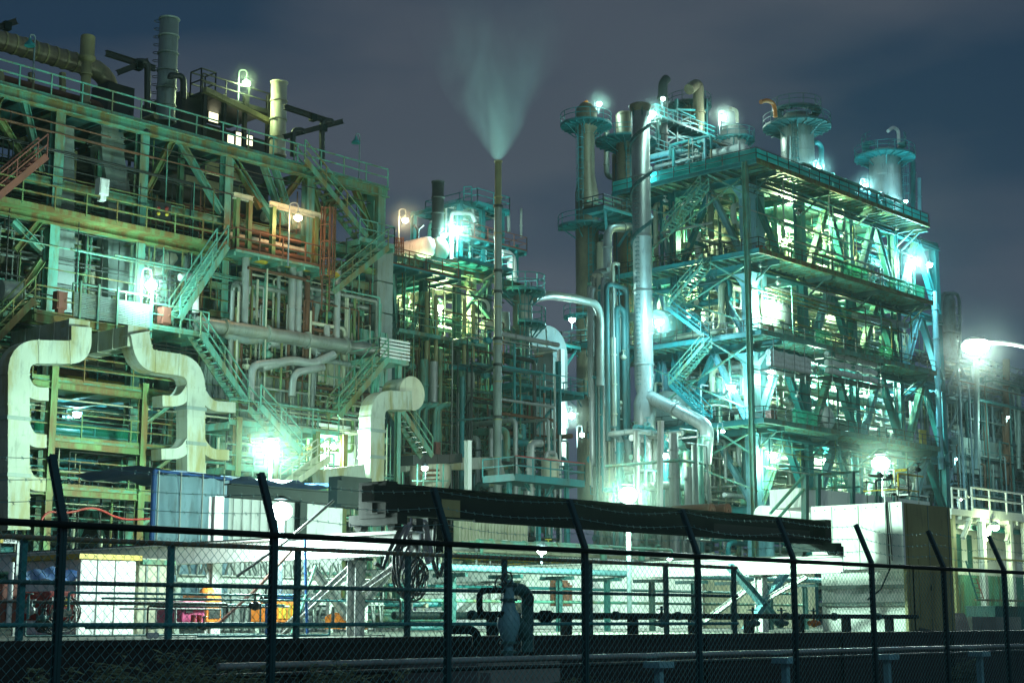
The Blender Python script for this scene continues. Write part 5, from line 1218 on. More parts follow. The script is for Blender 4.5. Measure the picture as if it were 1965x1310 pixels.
# low wide black header in front
T = thing('black_header', 'long black header pipe on short stands along the top of the retaining wall', 'pipe', pt(1000,1180,y=21))
xa, xb = ax(900,21,1180), ax(1760,21,1180); z = pt(1300,1181,y=21).z
MB().tube([(xa,21,z),(xb,21,z)],.06,10).build('pipe_run', M['black'], T)
for i in range(8): x = xa+(xb-xa)*(i+.3)/8; MB().cbox((x,21,(YZ+z)/2),.14,.2,z-YZ).build('stand', M['black'], T); MB().tube([(x-.6,21,z),(x-.53,21,z)],.1,10).build('flange', M['tealdk'], T)
R = random.Random(8)
for i in range(5):
    u = (1270,1335,1445,1500,1562)[i]; c = pt(u,1195,y=20.6); T = thing('gate_valve', ('squat','handwheel','twin flanged','leaning','rusty orange')[i]+' valve on the black header pipe', 'valve', c)
    MB().tube([c-V((.22,0,0)),c+V((.22,0,0))],.06,8).ball(c,.095,10,6).build('body', M['orange'] if i == 4 else M['tealdk'], T)
    MB().tube([c,c+V((0,0,.36))],.03,6).build('stem', M['dark'], T); MB().torus(c+V((0,0,.3)),.1,.014,'z',12,5).build('handwheel', M['teal'], T)
# front valve stand
VY = 16.5; c = pt(985,1190,y=VY)
T = thing('strainer_stand', 'stout pale teal strainer body on a pipe stand before the black wall', 'valve', V((c.x,VY,0)))
def vp(u,v,dy=0): return pt(u,v,y=VY+dy)
m = MB(); k = (c-EYEP).dot(FWD2)/F
b = vp(976,1255); H = lambda v: pt(976,v,y=VY).z-b.z
m.lathe(b, [(9*k,-.6),(9*k,H(1232)),(15*k,H(1222)),(22*k,H(1200)),(20*k,H(1178)),(14*k,H(1168)),(11*k,H(1150)),(11*k,H(1120)),(9*k,H(1112))],16); m.build('body', M['bluec'], T)
for v in (1120,1150,1232,1250): MB().ring(b,6*k,17*k,H(v)-.02,H(v)+.02,16).build('flange', M['tealdk'], T)
MB().pipe([vp(992,1195),vp(1005,1210),vp(1012,1222)],14*k,12).build('side_leg', M['tealdk'], T)
MB().pipe([vp(1012,1250),vp(1012,1140),vp(1000,1130),vp(976,1130)],12*k,10,br=.15).build('return_leg', M['tealdk'], T)
MB().pipe([vp(966,1132),vp(920,1132),vp(920,1178),vp(966,1178)],6*k,10,br=.12).build('bypass_loop', M['black'], T)
MB().pipe([vp(860,1208),vp(905,1208),vp(915,1215),vp(915,1240)],8*k,10,br=.12).build('drain_elbow', M['black'], T)
for (u,v) in ((958,1120),(975,1108),(1016,1150)):
    MB().torus(vp(u,v,-.15),.09,.014,'y',12,5).build('handwheel', M['dark'], T); MB().tube([vp(u,v,-.15),vp(u,v,.1)],.015,5).build('stem', M['dark'], T)
MB().tube([vp(1030,1182),vp(1060,1182)],6*k,8).build('outlet_pipe', M['black'], T)
for u in (1040,1050): MB().tube([vp(u,1182),vp(u+4,1182)],12*k,10).build('flange', M['black'], T)
m = MB().box((pt(918,1275,y=VY-1).x,VY-1,0),(pt(1075,1275,y=VY-1).x,VY+.6,pt(918,1270,y=VY-1).z)); m.box((pt(935,0,y=VY-1.1).x,VY-1.2,0),(pt(980,0,y=VY-1.1).x,VY-.9,pt(930,1290,y=VY-1.1).z))
solo(m,'plinth',M['concrete'],'stained concrete plinth under the pale strainer stand','plinth',(pt(918,1275,y=VY).x,VY,0))
# pipe on T supports near the fence
NY = 14.5
pz = pt(1506,1250,y=NY).z
T = thing('low_pipeline', 'slim pale pipeline on tee shaped supports just behind the chain-link fence', 'pipeline', (ax(900,NY,1250),NY,0))
MB().tube([(ax(420,NY,1250),NY,pz),(ax(2100,NY,1250),NY,pz)],.04,8).build('pipe_run', M['galv'], T)
MB().tube([(ax(420,NY,1250),NY+.3,pz-.12),(ax(2100,NY,1250),NY+.3,pz-.12)],.03,8).build('pipe_run', M['dark'], T)
for u in (1264,1507,1702,1880):
    x = ax(u,NY-.15,1270); zz = pz-.13
    MB().bar((x-.18,NY-.15,zz),(x+.18,NY-.15,zz),.3,.09).build('support_head', M['bluec'], T); MB().bar((x,NY-.15,0),(x,NY-.15,zz),.1,.1).build('support_post', M['bluec'], T)
# white enclosure
p = pt(1730,962,d=50); ex, ey = p.x, p.y; zt_ = p.z
yb = pt(1556,972,x=ex).y; xr = ax(1822,ey,962)
T = thing('white_enclosure', 'tall white sheet metal enclosure with an olive shaded side behind the fence', 'enclosure', (ex,ey,YZ))
zm_ = pt(1640,1092,x=ex).z
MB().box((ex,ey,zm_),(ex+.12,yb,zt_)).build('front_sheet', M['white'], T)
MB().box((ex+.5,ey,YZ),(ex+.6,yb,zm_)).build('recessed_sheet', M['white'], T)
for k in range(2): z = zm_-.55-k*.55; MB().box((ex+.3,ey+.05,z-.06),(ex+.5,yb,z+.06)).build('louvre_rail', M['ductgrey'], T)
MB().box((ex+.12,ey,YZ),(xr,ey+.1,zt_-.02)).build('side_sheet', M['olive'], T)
for k in range(3): y = ey+(yb-ey)*(k+.6)/3.4; MB().bar((ex-.008,y,zm_),(ex-.008,y,zt_-.04),.02).build('panel_seam', M['ductgrey'], T)
m = MB()
for k in range(9):
    for z in (zm_+.12,zt_-.14): m.cbox((ex-.012,ey+.15+(yb-ey-.3)*k/8,z),.03,.03,.03)
m.build('bolt', M['dark'], T)
MB().box((ex+.9,ey-.02,YZ+.4),(ex+1.75,ey-.004,YZ+2.3)).build('access_hatch', M['olive'], T)
MB().bar((ex+1.62,ey-.05,YZ+1.3),(ex+1.62,ey-.05,YZ+1.5),.03).build('hatch_handle', M['dark'], T)
MB().box((ex+.13,ey+.1,zt_-.1),(xr,yb,zt_-.03)).build('roof', M['white'], T)
MB().box((ex+.6,yb-.1,YZ),(xr,yb,zt_-.12)).build('rear_sheet', M['white'], T)
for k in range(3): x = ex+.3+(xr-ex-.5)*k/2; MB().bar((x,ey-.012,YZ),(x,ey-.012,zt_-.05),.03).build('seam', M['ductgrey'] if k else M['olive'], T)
MB().tube([pt(1700,962,x=ex-.05),pt(1708,1090,x=ex-.05),pt(1690,1130,x=ex-.05),pt(1665,1150,x=ex-.05)],.03,6).build('hanging_cable', M['black'], T)
MB().tube([pt(1703,962,x=ex-.07),pt(1712,1075,x=ex-.07)],.02,6).build('hanging_cable', M['black'], T)
# rail and stair behind on the enclosure
T = thing('service_stair', 'dark railed stair and walkway leading up behind the white enclosure', 'staircase', pt(1480,985,y=34))
sy = yb+2.5
for dv in (0,26):
    MB().bar(pt(1478,985+dv,y=sy), pt(1543,912+dv,y=sy), .08).build('handrail', M['mint'], T)
MB().bar(pt(1543,912,y=sy), pt(1650,904,y=sy), .09).build('handrail', M['mint'], T)
MB().bar(pt(1543,938,y=sy), pt(1650,934,y=sy), .08).build('handrail', M['mint'], T)
for u, v0 in ((1545,912),(1568,910),(1634,905),(1688,905),(1715,935),(1680,940)): MB().bar(pt(u,v0,y=sy), pt(u,1020,y=sy), .2 if u < 1640 else .12).build('post', M['tealdk'], T)
MB().box(tuple(pt(1545,972,y=sy)), tuple(pt(1720,966,y=sy+1.5))).build('walkway_deck', M['white'], T)
c = pt(1725,935,y=yb-.5); m = MB()
for k in range(4): m.torus(c+V((.05*k,0,.02*k)),.36+.02*k,.02,'x',18,5)
solo(m,'hose_coil',M['rubber'],'thin black cable coil hung above the white enclosure','hose coil',c)
pipe_bank('small control fittings standing on top of the white enclosure', ((ex+.8,ey+.5,zt_),(xr-.3,ey+2,zt_+1.3)), 18, [M['black'],M['dark'],M['white'],M['yellow']], 81, .015, .05, valve=5, vs=.35)
# cylinders by the girder
for i, u in enumerate((1366,1397)):
    c = pt(u,978,y=58); solo(MB().tube([c,c+V((0,3,0))],.42,18).tube([c-V((0,.05,0)),c+V((0,.05,0))],.34,18).tube([c-V((0,.12,0)),c],.1,10),'drum_end',M['rust'],('first','second')[i]+' rusty round tank end peeping over the girder','drum',c)
T = thing('white_tank', 'long white horizontal tank just above the girder end', 'tank', pt(1500,985,y=40)); MB().tube([pt(1462,988,y=40),pt(1540,990,y=40)],.45,18).build('shell', M['white'], T); MB().tube([pt(1500,988,y=40),pt(1501,988,y=40)],.47,18).build('band', M['galv'], T)
# white and teal platform at the picture edge
PY2 = 36.0
T = thing('loading_platform', 'white railed loading platform with a pale green wall beneath it', 'platform', pt(1830,1230,y=PY2))
z = pt(1830,975,y=PY2).z; x0, x1 = ax(1826,PY2,975), ax(2050,PY2,975)
platform(T, x0, x1, PY2, PY2+4, z, M['white'], '', joist=1, dz=.3)
MB().rail([(x0+.1,PY2,z),(x0+1.6,PY2,z)],1.0,1,.045,toe=False).build('railing', M['white'], T)
MB().rail([(x0+2.2,PY2,z),(x1,PY2,z)],1.15,1.8,.045).build('railing', M['white'], T)
MB().tube([(x0+1.6,PY2,z+.8),(x0+1.9,PY2,z+.62),(x0+2.2,PY2,z+.8)],.02,5).build('chain', M['white'], T)
for u in (1835,1892,1945,1975): x = ax(u,PY2,1050); MB().hbar((x,PY2+.2,YZ),(x,PY2+.2,z-.3),.3,.3,up=(0,1,0)).build('post', M['white'] if u != 1835 else M['olive'], T)
for k in range(3): brace(T, (x0+1.4+k*2.4,PY2+.2,z-1.4),(x0+2.4+k*2.4,PY2+.2,z-.3),.18,M['white'])
MB().hbar((x0,PY2+.5,z-.8),(x1,PY2+.5,z-.8),.2,.25).build('beam', M['teal'], T)
zw_ = pt(1830,1098,y=PY2).z
MB().box((x0+.2,PY2+1.4,YZ),(x1,PY2+1.6,zw_)).build('green_wall', M['mint'], T)
MB().box((x0+.2,PY2+2.0,zw_),(x1,PY2+2.2,z-.4)).build('pale_wall', M['white'], T)
for k in range(6): x = x0+.6+k*1.2; MB().box((x,PY2+1.95,zw_+.4),(x+.5,PY2+1.99,z-1)).build('window', M['tealdk'], T)
for zz, mt in ((pt(1830,1068,y=PY2).z,M['olive']),(pt(1850,1150,y=PY2).z,M['brown'])): MB().bar((x0+1.6,PY2-.2,zz),(x1,PY2-.2,zz),.12,.1).build('shelf_beam', mt, T)
T = thing('leaning_ladder', 'short dull ladder leaning before the pale green wall', 'ladder', pt(1880,1150,y=PY2-.5)); m = MB()
a0, a1, b0, b1 = pt(1853,1075,y=PY2-.4), pt(1876,1150,y=PY2-.7), pt(1874,1110,y=PY2-.4), pt(1888,1148,y=PY2-.7)
MB().bar(a0,a1,.06).build('stile', M['tealdk'], T); MB().bar(b0,b1,.05).build('stile', M['brick'], T)
for k in range(5): MB().bar(a0.lerp(a1,.45+k*.12), b0.lerp(b1,k*.24), .035).build('rung', M['brick'], T)
p = [pt(1757,1178,y=25.5),pt(1852,1178,y=26.2),pt(1872,1236,y=24.5),pt(1780,1236,y=23.8)]
m = MB(); m.add(p+[q+V((0,.06,.05)) for q in p], [(0,1,2,3)[::-1],(4,5,6,7),(0,1,5,4),(1,2,6,5),(2,3,7,6),(3,0,4,7)])
T = thing('leaning_sheet','dark olive steel sheet propped aslant before the white enclosure','sheet', p[3]); m.build('sheet', M['dark'], T); MB().bar(p[0]+V((0,.1,0)), p[3]+V((.2,1.2,0)), .06).build('prop', M['dark'], T)
m = MB().box(tuple(pt(1868,1232,y=27)), tuple(pt(1912,1183,y=28))); solo(m,'concrete_block',M['concrete'],'grey concrete block beside the propped steel sheet','block',pt(1868,1232,y=27))
p_, q_ = pt(1912,1222,y=28), pt(1958,1166,y=29.2); m = MB().box(tuple(p_),tuple(q_)); m.box((p_.x-.05,p_.y-.05,q_.z),(q_.x+.05,q_.y+.05,q_.z+.05)); solo(m,'waste_bin',M['tealdk'],'dark waste bin with a lid rim at the platform foot','bin',p_)
p_, q_ = pt(1908,1226,y=26.5), pt(1930,1211,y=27); m = MB().box(tuple(p_),tuple(q_)); m.bar(p_+V((0,-.01,.15)),(q_.x,p_.y-.01,p_.z+.15),.03); solo(m,'yellow_crate',M['yellow'],'small bright yellow crate before the dark waste bin','crate',p_)
# long yard pipe rack, bright band between girder and runway beam
pipe_bank('bright low pipe rack seen between the black girder and the guard railing', ((ax(870,52,1030),52,YZ+1.6),(ax(1500,50,1030),58,YZ+4.2)), 75, [M['cream'],M['white'],M['yellow'],M['mint'],M['galv'],M['rusty']], 82, .04, .18, valve=14, vs=.8, vert=.4)
pipe_bank('bright pipework on the yard floor behind the low walls', ((ax(640,44,1100),42,YZ),(ax(860,44,1100),52,YZ+2.2)), 40, [M['white'],M['mint'],M['cream'],M['teal'],M['galv']], 83, .03, .12, valve=10, vert=.5, vs=.6)
m = MB(); p, q = pt(880,1045,y=62), pt(1010,985,y=62); m.box((p.x,62,YZ),(q.x,62.4,q.z))
for k in range(22): m.bar((p.x+(q.x-p.x)*k/21,61.98,YZ),(p.x+(q.x-p.x)*k/21,61.98,q.z),.09)
solo(m,'corrugated_wall',M['cream'],'pale corrugated wall behind the bright low pipe rack','wall',(p.x,62,YZ))
pipe_bank('low pipes around the feet of the sheds behind the guard railing', ((ax(20,28,1200),27,YZ),(ax(700,30,1200),30,YZ+.9)), 14, [M['teal'],M['tealdk'],M['galv'],M['dark']], 84, .02, .045, valve=8, vert=.35, vs=.4)
for a, b_, mt, lb in (((455,1105),(640,960),M['rubber'],'black cable slanting up to the counterweight'),((420,1195),(560,1055),M['brick'],'dull red pole leaning across the portal bay'),((560,1215),(605,1085),M['mint'],'pale pole leaning beside the slotted generator'),((590,1215),(585,1030),M['blue'],'thin blue hose hanging from the runway beam')):
    pp, qq = pt(*a,y=28.5), pt(*b_,y=28.5); mid = pp.lerp(qq,.5)+V((0,0,-.08)); solo(MB().tube([pp,mid,qq],.035,6),'leaning_pole' if 'pole' in lb else 'cable',mt,lb,'pole' if 'pole' in lb else 'cable',pp)
# red cable swag, left
P_ = [pt(u,v,y=FB-5) for u,v in ((75,1005),(90,980),(130,985),(180,970),(230,997),(290,995))]
solo(MB().tube(rounded(P_,.8),.05,6),'red_cable',M['red'],'red cable swag looping between the lowest columns','cable',P_[0])
# ------------------------------------------------------------------ chain-link fence
FYY = 10.1; fx0 = 6.02; HR = 2.30
T = thing('chain_link_fence', 'dark chain-link fence with angled barbed wire arms crossing the whole view', 'fence', (fx0,FYY,0))
first = None
PXS = [120,526,860,1122,1338,1522,1672,1810,1926]; PYS = [1012,1030,1050,1060,1066,1075,1083,1090,1097]
FX = [ax(u,FYY,v) for u, v in zip(PXS,PYS)]; FX = [FX[0]-2*(FX[1]-FX[0]), FX[0]-(FX[1]-FX[0])]+FX+[FX[-1]+(FX[-1]-FX[-2]), FX[-1]+2*(FX[-1]-FX[-2])]
for x in FX:
    m = MB().hbar((x,FYY,0),(x,FYY,HR+.03),.052,.055,up=(0,1,0),t=.012); m.hbar((x,FYY,HR+.02),(x,FYY+.20,HR+.50),.052,.05,up=(0,1,0),t=.012)
    m.cbox((x,FYY-.03,HR*.5),.012,.004,HR*.96)
    m.build('post', M['postm'], T)
xa, xb = fx0-6, fx0+22
MB().tube([(xa,FYY-.06,HR-.02),(xb,FYY-.06,HR-.02)],.026,8).build('top_rail', M['black'], T)
MB().tube([(xa,FYY-.06,.25),(xb,FYY-.06,.25)],.024,8).build('bottom_rail', M['black'], T)
m = MB(); d = .079; r = .0028; zs_ = [.05+i*d/2 for i in range(int((HR-.08)/(d/2)))]
for k in range(int((xb-xa)/d)):
    x = xa+k*d; pts = []
    for i, z in enumerate(zs_):
        o = d/2 if (i+k) % 2 else 0
        pts.append((x+(d/2 if i % 2 else -0.002), FYY+(.004 if i % 2 else -.004), z))
    m.tube(pts, r, 3, caps=False, smooth=False)
    pts = [(x+(d/2 if i % 2 else d+.002), FYY+(-.004 if i % 2 else .004), z) for i, z in enumerate(zs_)]
    m.tube(pts, r, 3, caps=False, smooth=False)
m.build('wire_mesh', M['chain'], T)
for j, f in enumerate((.3,.62,.95)):
    m = MB(); y = FYY+.2*f; z = HR+.02+.48*f; pts = []
    for k in range(len(FX)-1):
        for s_ in range(8): 
            u = s_/8; pts.append((FX[k]+(FX[k+1]-FX[k])*u, y+.01*math.sin(k*3+s_), z-.05*math.sin(math.pi*u)*(1+.3*math.sin(k*2.3+j))))
    m.tube(pts, .0024, 4, caps=False)
    for p in pts[::1]:
        for q in (0,.12):
            c = V(p)+V((q,0,0)); 
            m.bar(c+V((-.008,-.007,-.014)),c+V((.008,.007,.014)),.003); m.bar(c+V((.008,-.007,-.014)),c+V((-.008,.007,.014)),.003)
    m.build('barbed_wire', M['chain'], T)
# weeds along the foot of the wall
def weed(c, hgt, seed, label, spread=.35):
    R = random.Random(seed); T = thing('weed_clump', label, 'plant', c, 'weed clumps behind the fence'); st, lf = MB(), MB()
    for s_ in range(9):
        a = R.uniform(0,6.28); b = V(c)+V((R.uniform(-.25,.25),R.uniform(-.2,.2),0)); top = b+V((math.cos(a)*spread*R.random(),math.sin(a)*spread*R.random(),hgt*R.uniform(.6,1)))
        mid = b.lerp(top,.55)+V((0,0,.08)); st.tube([b,mid,top],.006,4,caps=False)
        for l in range(34):
            t = R.uniform(.25,1); p = b.lerp(top,t)+V((0,0,.08*math.sin(3*t))); an = R.uniform(0,6.28); L = R.uniform(.08,.2)*(1.3-t*.5)
            d = V((math.cos(an),math.sin(an),R.uniform(-.2,.6)))*L; sd = V((-math.sin(an),math.cos(an),R.uniform(-.3,.3)))*L*.24
            lf.add([p,p+d*.5+sd,p+d+V((0,0,-.02)),p+d*.5-sd],[(0,1,2,3)])
    st.build('stem', M['leaf'], T); lf.build('foliage', M['leaf'], T)
R = random.Random(19)
for i in range(30):
    u = 90+i*22+R.uniform(-12,12); y = R.uniform(13,16.5); v = 1262+R.uniform(0,34)-(22 if 270 < u < 420 else 0)
    if 500 < u < 560: continue
    p = pt(u,v,y=y); weed((p.x,y,0), max(.5,p.z), i, 'ragged grey green weed clump growing before the black wall', .35)
for u, v in ((1080,1300),(1125,1296),(1850,1262),(1170,1302)):
    p = pt(u,v,y=15.5); weed((p.x,15.5,0), max(.4,p.z), 77+u, 'ragged grey green weed clump growing before the black wall', .2)
# street lamp with curved arm from the picture edge
c = pt(1872,660,d=84); b = pt(2035,690,d=83)
T = thing('street_lamp', 'street lamp on a curved white arm reaching in from the picture edge', 'street lamp', (b.x,b.y,YZ))
MB().tube([(b.x,b.y,YZ),(b.x,b.y,b.z-.6)],.15,8).tube(rounded([V((b.x,b.y,b.z-.7)),V((b.x,b.y,b.z-.1)),pt(1962,660,d=83.6),c+V((0,0,.14))],1.4),.11,8).build('pole', M['white'], T)
MB().ball(c+V((0,0,.14)),.62,14,8,.4).build('lamp_head', M['white'], T)
SL = (T, c)
# ------------------------------------------------------------------ lamps
CW = (.55,1,.88); GW = (.60,1,.74); YG = (.74,1,.48); WARM = (1,.55,.25); CY_ = (.38,.92,1); WH = (.72,1,.88)
K = 1.0
LS = [
 # px, py, power, colour, label, plane, pole, bulb r, style
 (473,158,1100,YG,'lamp on a thin pole above the black roof cabin',dict(y=FB+7),3.0,.22,'goose'),
 (572,416,380,WARM,'warm orange lamp over the reddish balcony',dict(y=FB-2.4),2.6,.2,'goose'),
 (290,545,2300,CW,'bright cool lamp over the white guard walkway',dict(y=FB-2.4),2.4,.26,'goose'),
 (520,855,12000,GW,'huge glowing floodlight in front of the green structure stairs',dict(y=FB-14),7.5,.33,'flood'),
 (148,793,600,CY_,'small blue white lamp inside the lower gallery',dict(y=FB+5),.6,.2,'bracket'),
 (52,995,400,CW,'tiny lamp at ground level by the duct riser',dict(y=FB+3),.5,.16,'bracket'),
 (778,421,900,WARM,'orange star bright lamp beside the rusty scaffold',dict(y=MBY+1),3,.22,'goose'),
 (852,451,900,CY_,'small cool lamp next to the black flue',dict(y=MBY+2),1,.2,'bracket'),
 (877,439,4500,CW,'bright cool lamp on the teal valve tower',dict(y=MBY+2),1.5,.3,'bracket'),
 (842,588,4000,YG,'greenish strip lamp under the lit floor of the shadowed structure',dict(y=MBY+2.0),.5,.3,'bracket'),
 (815,897,700,WH,'lamp hanging in front of the bright round hopper',dict(y=66),.6,.18,'bracket'),
 (640,855,2600,GW,'lamp shining on the white lower wall beside the duct',dict(y=FB-3.2),2,.16,'goose'),
 (540,975,2700,WH,'white lamp under the black portal beam',dict(y=29.2),2,.26,'flood'),
 (1150,199,1300,CW,'cap lamp on the tallest brown column',dict(y=100),.8,.24,'bracket'),
 (1250,218,2200,CW,'bright lamp close beside the great spiral stack top',dict(x=SXP+1.6),1,.36,'bracket'),
 (1272,189,1200,CW,'lamp on the lattice tower rail',dict(y=95),.8,.22,'bracket'),
 (1388,225,2600,WH,'lamp over the squat domed vessel',dict(y=94),2,.32,'goose'),
 (1377,286,700,CY_,'flat pale lamp below the squat domed vessel',dict(y=90),.6,.26,'bracket'),
 (1243,336,1600,CY_,'lamp peeping out beside the great spiral stack',dict(y=90),.6,.26,'bracket'),
 (1098,612,1800,CW,'lamp on the small balcony of the tallest brown column',dict(y=95.5),.8,.3,'bracket'),
 (1340,460,2600,YG,'greenish lamp inside the top storey on the short face',dict(y=RB+7),.6,.26,'bracket'),
 (1265,616,5000,CY_,'bright blue white lamp by the middle walkway',dict(y=85),.8,.36,'bracket'),
 (1474,579,7000,GW,'star bright lamp in front of the grey drum end',dict(y=RB-1.2),.8,.36,'bracket'),
 (1402,741,4500,CY_,'blue white lamp over the lowest pale stair',dict(x=XA-3.2),.8,.34,'bracket'),
 (1478,722,1500,GW,'small lamp hung under the second deck',dict(y=RB-1),.6,.22,'bracket'),
 (1482,872,3800,GW,'lamp at the foot of the corner column',dict(y=RB-2),.8,.3,'bracket'),
 (1750,500,9000,CY_,'double bright lamp at the far end of the third storey',dict(y=RB-1),.8,.42,'bracket'),
 (1784,507,2500,CY_,'pale lamp on the outermost far corner',dict(y=RB-2.5),.8,.3,'bracket'),
 (1570,322,3400,CY_,'lamp at the stout grey column foot',dict(y=RB+1),1.8,.26,'goose'),
 (1660,356,3600,CY_,'lamp beside the stout silver column',dict(y=RB+1),1.8,.26,'goose'),
 (1738,386,2400,CY_,'small lamp beyond the stout silver column',dict(y=RB+2),.9,.2,'bracket'),
 (1387,826,700,CW,'tiny lamp on a post below the lowest walkway',dict(y=RB-2),1.2,.18,'goose'),
 (1097,796,1300,WH,'bright lamp at the foot of the tallest brown column',dict(y=88),1.2,.3,'goose'),
 (1117,833,800,WH,'second bright lamp at the foot of the tallest brown column',dict(y=88),1.2,.22,'goose'),
 (1181,775,500,CW,'tiny lamp low behind the tallest brown column',dict(y=91),.6,.18,'bracket'),
 (1275,872,1300,WH,'lamp behind the bare pale steel post',dict(y=83),.9,.3,'bracket'),
 (1205,945,11000,GW,'enormous glowing floodlight just above the black girder',dict(y=28.5),3.5,.27,'flood'),
 (1690,885,8000,GW,'biggest glowing floodlight above the white enclosure',dict(y=33),3.5,.36,'flood'),
 (1910,1010,700,YG,'small yellow bulkhead lamp under the loading platform',dict(y=PY2-.3),.4,.18,'bracket'),
 (1843,957,250,WH,'tiny lamp beyond the loading platform railing',dict(y=60),.6,.12,'bracket'),
 (1285,1075,1600,WH,'low lamp before the bright white low walls',dict(y=39),.8,.12,'bracket'),
 (1040,1052,1800,WH,'low white lamp behind the guard railing',dict(y=40),.8,.2,'bracket'),
 # lamps inside the block, seen between braces
 (1512,440,16000,YG,'yellow green lamp inside the top storey, first bay',dict(y=RB+3),.6,.22,'bracket'),
 (1610,470,17000,YG,'yellow green lamp inside the top storey, third bay',dict(y=RB+3),.6,.22,'bracket'),
 (1600,600,17000,YG,'yellow green lamp inside the third storey',dict(y=RB+3),.6,.22,'bracket'),
 (1560,740,10000,GW,'green white lamp inside the second storey',dict(y=RB+3),.6,.22,'bracket'),
 (1640,720,15000,GW,'green white lamp inside the second storey, further along',dict(y=RB+3),.6,.2,'bracket'),
 (1722,740,4000,CY_,'blue white lamp inside the second storey, last bay',dict(y=RB+3),.6,.2,'bracket'),
 (1580,880,14000,GW,'green white lamp inside the first storey',dict(y=RB+3),.6,.22,'bracket'),
 (1330,600,6000,YG,'greenish lamp deep in the short face, third storey',dict(y=RB+9),.6,.2,'bracket'),
 (1935,800,5000,CW,'added fill lamp in the far hazy plant',dict(y=FY-8),.8,.16,'bracket'),  # added to brighten the far plant
 (1835,880,3500,CY_,'added fill lamp low in the far hazy plant',dict(y=FY-6),.8,.14,'bracket'),  # second lamp added to lift the far plant
 (1330,905,1500,WH,'white lamp low among the bright pipework',dict(y=82),.8,.22,'bracket'),
]
for (px,py,pw,col,lb,pl_,pole,br,st) in LS:
    lamp(px,py,pw*K,col,lb,pole=pole,br=br,style=st,**pl_)
T, c = SL
MB().ball(c-V((0,0,.1)),.74,16,10,.6).build('bulb', emit('street_lamp_glass',(.85,1,.92),60), T)
ld = bpy.data.lights.new('lamp_light','POINT'); ld.energy = 9000*K; ld.color = (.8,1,.9); ld.shadow_soft_size = .9
lo = bpy.data.objects.new('lamp_light', ld); COL.objects.link(lo); lo.parent = T; lo.location = (c-V((0,0,.9)))-T.location
# fill sun added on the camera side, no moon in view
sd = bpy.data.lights.new('fill_sun','SUN'); sd.energy = .3; sd.angle = math.radians(.5); sd.color = (.6,.95,1)
so = bpy.data.objects.new('fill_sun', sd); COL.objects.link(so); so.rotation_euler = (math.radians(58),0,math.radians(-12))
# ------------------------------------------------------------------ sky
w = bpy.data.worlds.new('World'); sc.world = w; w.use_nodes = True; nt = w.node_tree; N = nt.nodes; L_ = nt.links
bg = N['Background']; tc = N.new('ShaderNodeTexCoord')
mp = N.new('ShaderNodeMapping'); mp.inputs['Scale'].default_value = (1.6,1.6,5.5); mp.inputs['Rotation'].default_value = (0.12,.1,.4); mp.inputs['Location'].default_value = (3.1,1.7,.4); L_.new(tc.outputs['Generated'], mp.inputs[0])
n1 = N.new('ShaderNodeTexNoise'); n1.inputs['Scale'].default_value = 1.9; n1.inputs['Detail'].default_value = 6; n1.inputs['Roughness'].default_value = .45; L_.new(mp.outputs[0], n1.inputs['Vector'])
r1 = N.new('ShaderNodeValToRGB'); e = r1.color_ramp.elements
e[0].position = .40; e[0].color = (*SKY[0],1); e[1].position = .60; e[1].color = (*SKY[1],1); L_.new(n1.outputs['Fac'], r1.inputs[0])
st = N.new('ShaderNodeTexSky'); st.sky_type = 'NISHITA'; st.sun_disc = False; st.sun_elevation = math.radians(-4); st.sun_rotation = math.radians(200)
sm = N.new('ShaderNodeMixRGB'); sm.blend_type = 'ADD'; sm.inputs[0].default_value = .05; L_.new(r1.outputs[0], sm.inputs[1]); L_.new(st.outputs[0], sm.inputs[2])
sx = N.new('ShaderNodeSeparateXYZ'); L_.new(tc.outputs['Generated'], sx.inputs[0])
r2 = N.new('ShaderNodeValToRGB'); r2.color_ramp.elements[0].position = .0; r2.color_ramp.elements[0].color = (*SKY[2],1); r2.color_ramp.elements[1].position = .3; r2.color_ramp.elements[1].color = (0,0,0,1); L_.new(sx.outputs['Z'], r2.inputs[0])
s2 = N.new('ShaderNodeMixRGB'); s2.blend_type = 'ADD'; s2.inputs[0].default_value = 1; L_.new(sm.outputs[0], s2.inputs[1]); L_.new(r2.outputs[0], s2.inputs[2])
L_.new(s2.outputs[0], bg.inputs['Color']); bg.inputs['Strength'].default_value = SKYK
# ------------------------------------------------------------------ steam plume
def volume_mat(name, dens, col, aniso=0.0):
    m = bpy.data.materials.new(name); m.use_nodes = True; nt = m.node_tree; N = nt.nodes; N.remove(N['Principled BSDF'])
    v = N.new('ShaderNodeVolumePrincipled'); v.inputs['Color'].default_value = (*col,1); v.inputs['Density'].default_value = dens; v.inputs['Anisotropy'].default_value = aniso
    nt.links.new(v.outputs[0], N['Material Output'].inputs['Volume']); return m, v
tip = pt(955,306,y=69); kk = (tip-EYEP).dot(FWD2)/F
Hh = 345*kk; m_, v_ = volume_mat('steam', 1, (.62,.95,.97), .2); nt = m_.node_tree; N = nt.nodes; L_ = nt.links
tc = N.new('ShaderNodeTexCoord'); sx = N.new('ShaderNodeSeparateXYZ'); L_.new(tc.outputs['Object'], sx.inputs[0])
def math_(op, a, b=None, cl=False):
    n = N.new('ShaderNodeMath'); n.operation = op; n.use_clamp = cl
    for i, q in enumerate((a, b)):
        if q is None: continue
        if isinstance(q, (int, float)): n.inputs[i].default_value = q
        else: L_.new(q, n.inputs[i])
    return n.outputs[0]
zn = math_('DIVIDE', sx.outputs['Z'], Hh)
nw = N.new('ShaderNodeTexNoise'); nw.inputs['Scale'].default_value = .22; nw.inputs['Detail'].default_value = 5; nw.inputs['Roughness'].default_value = .6
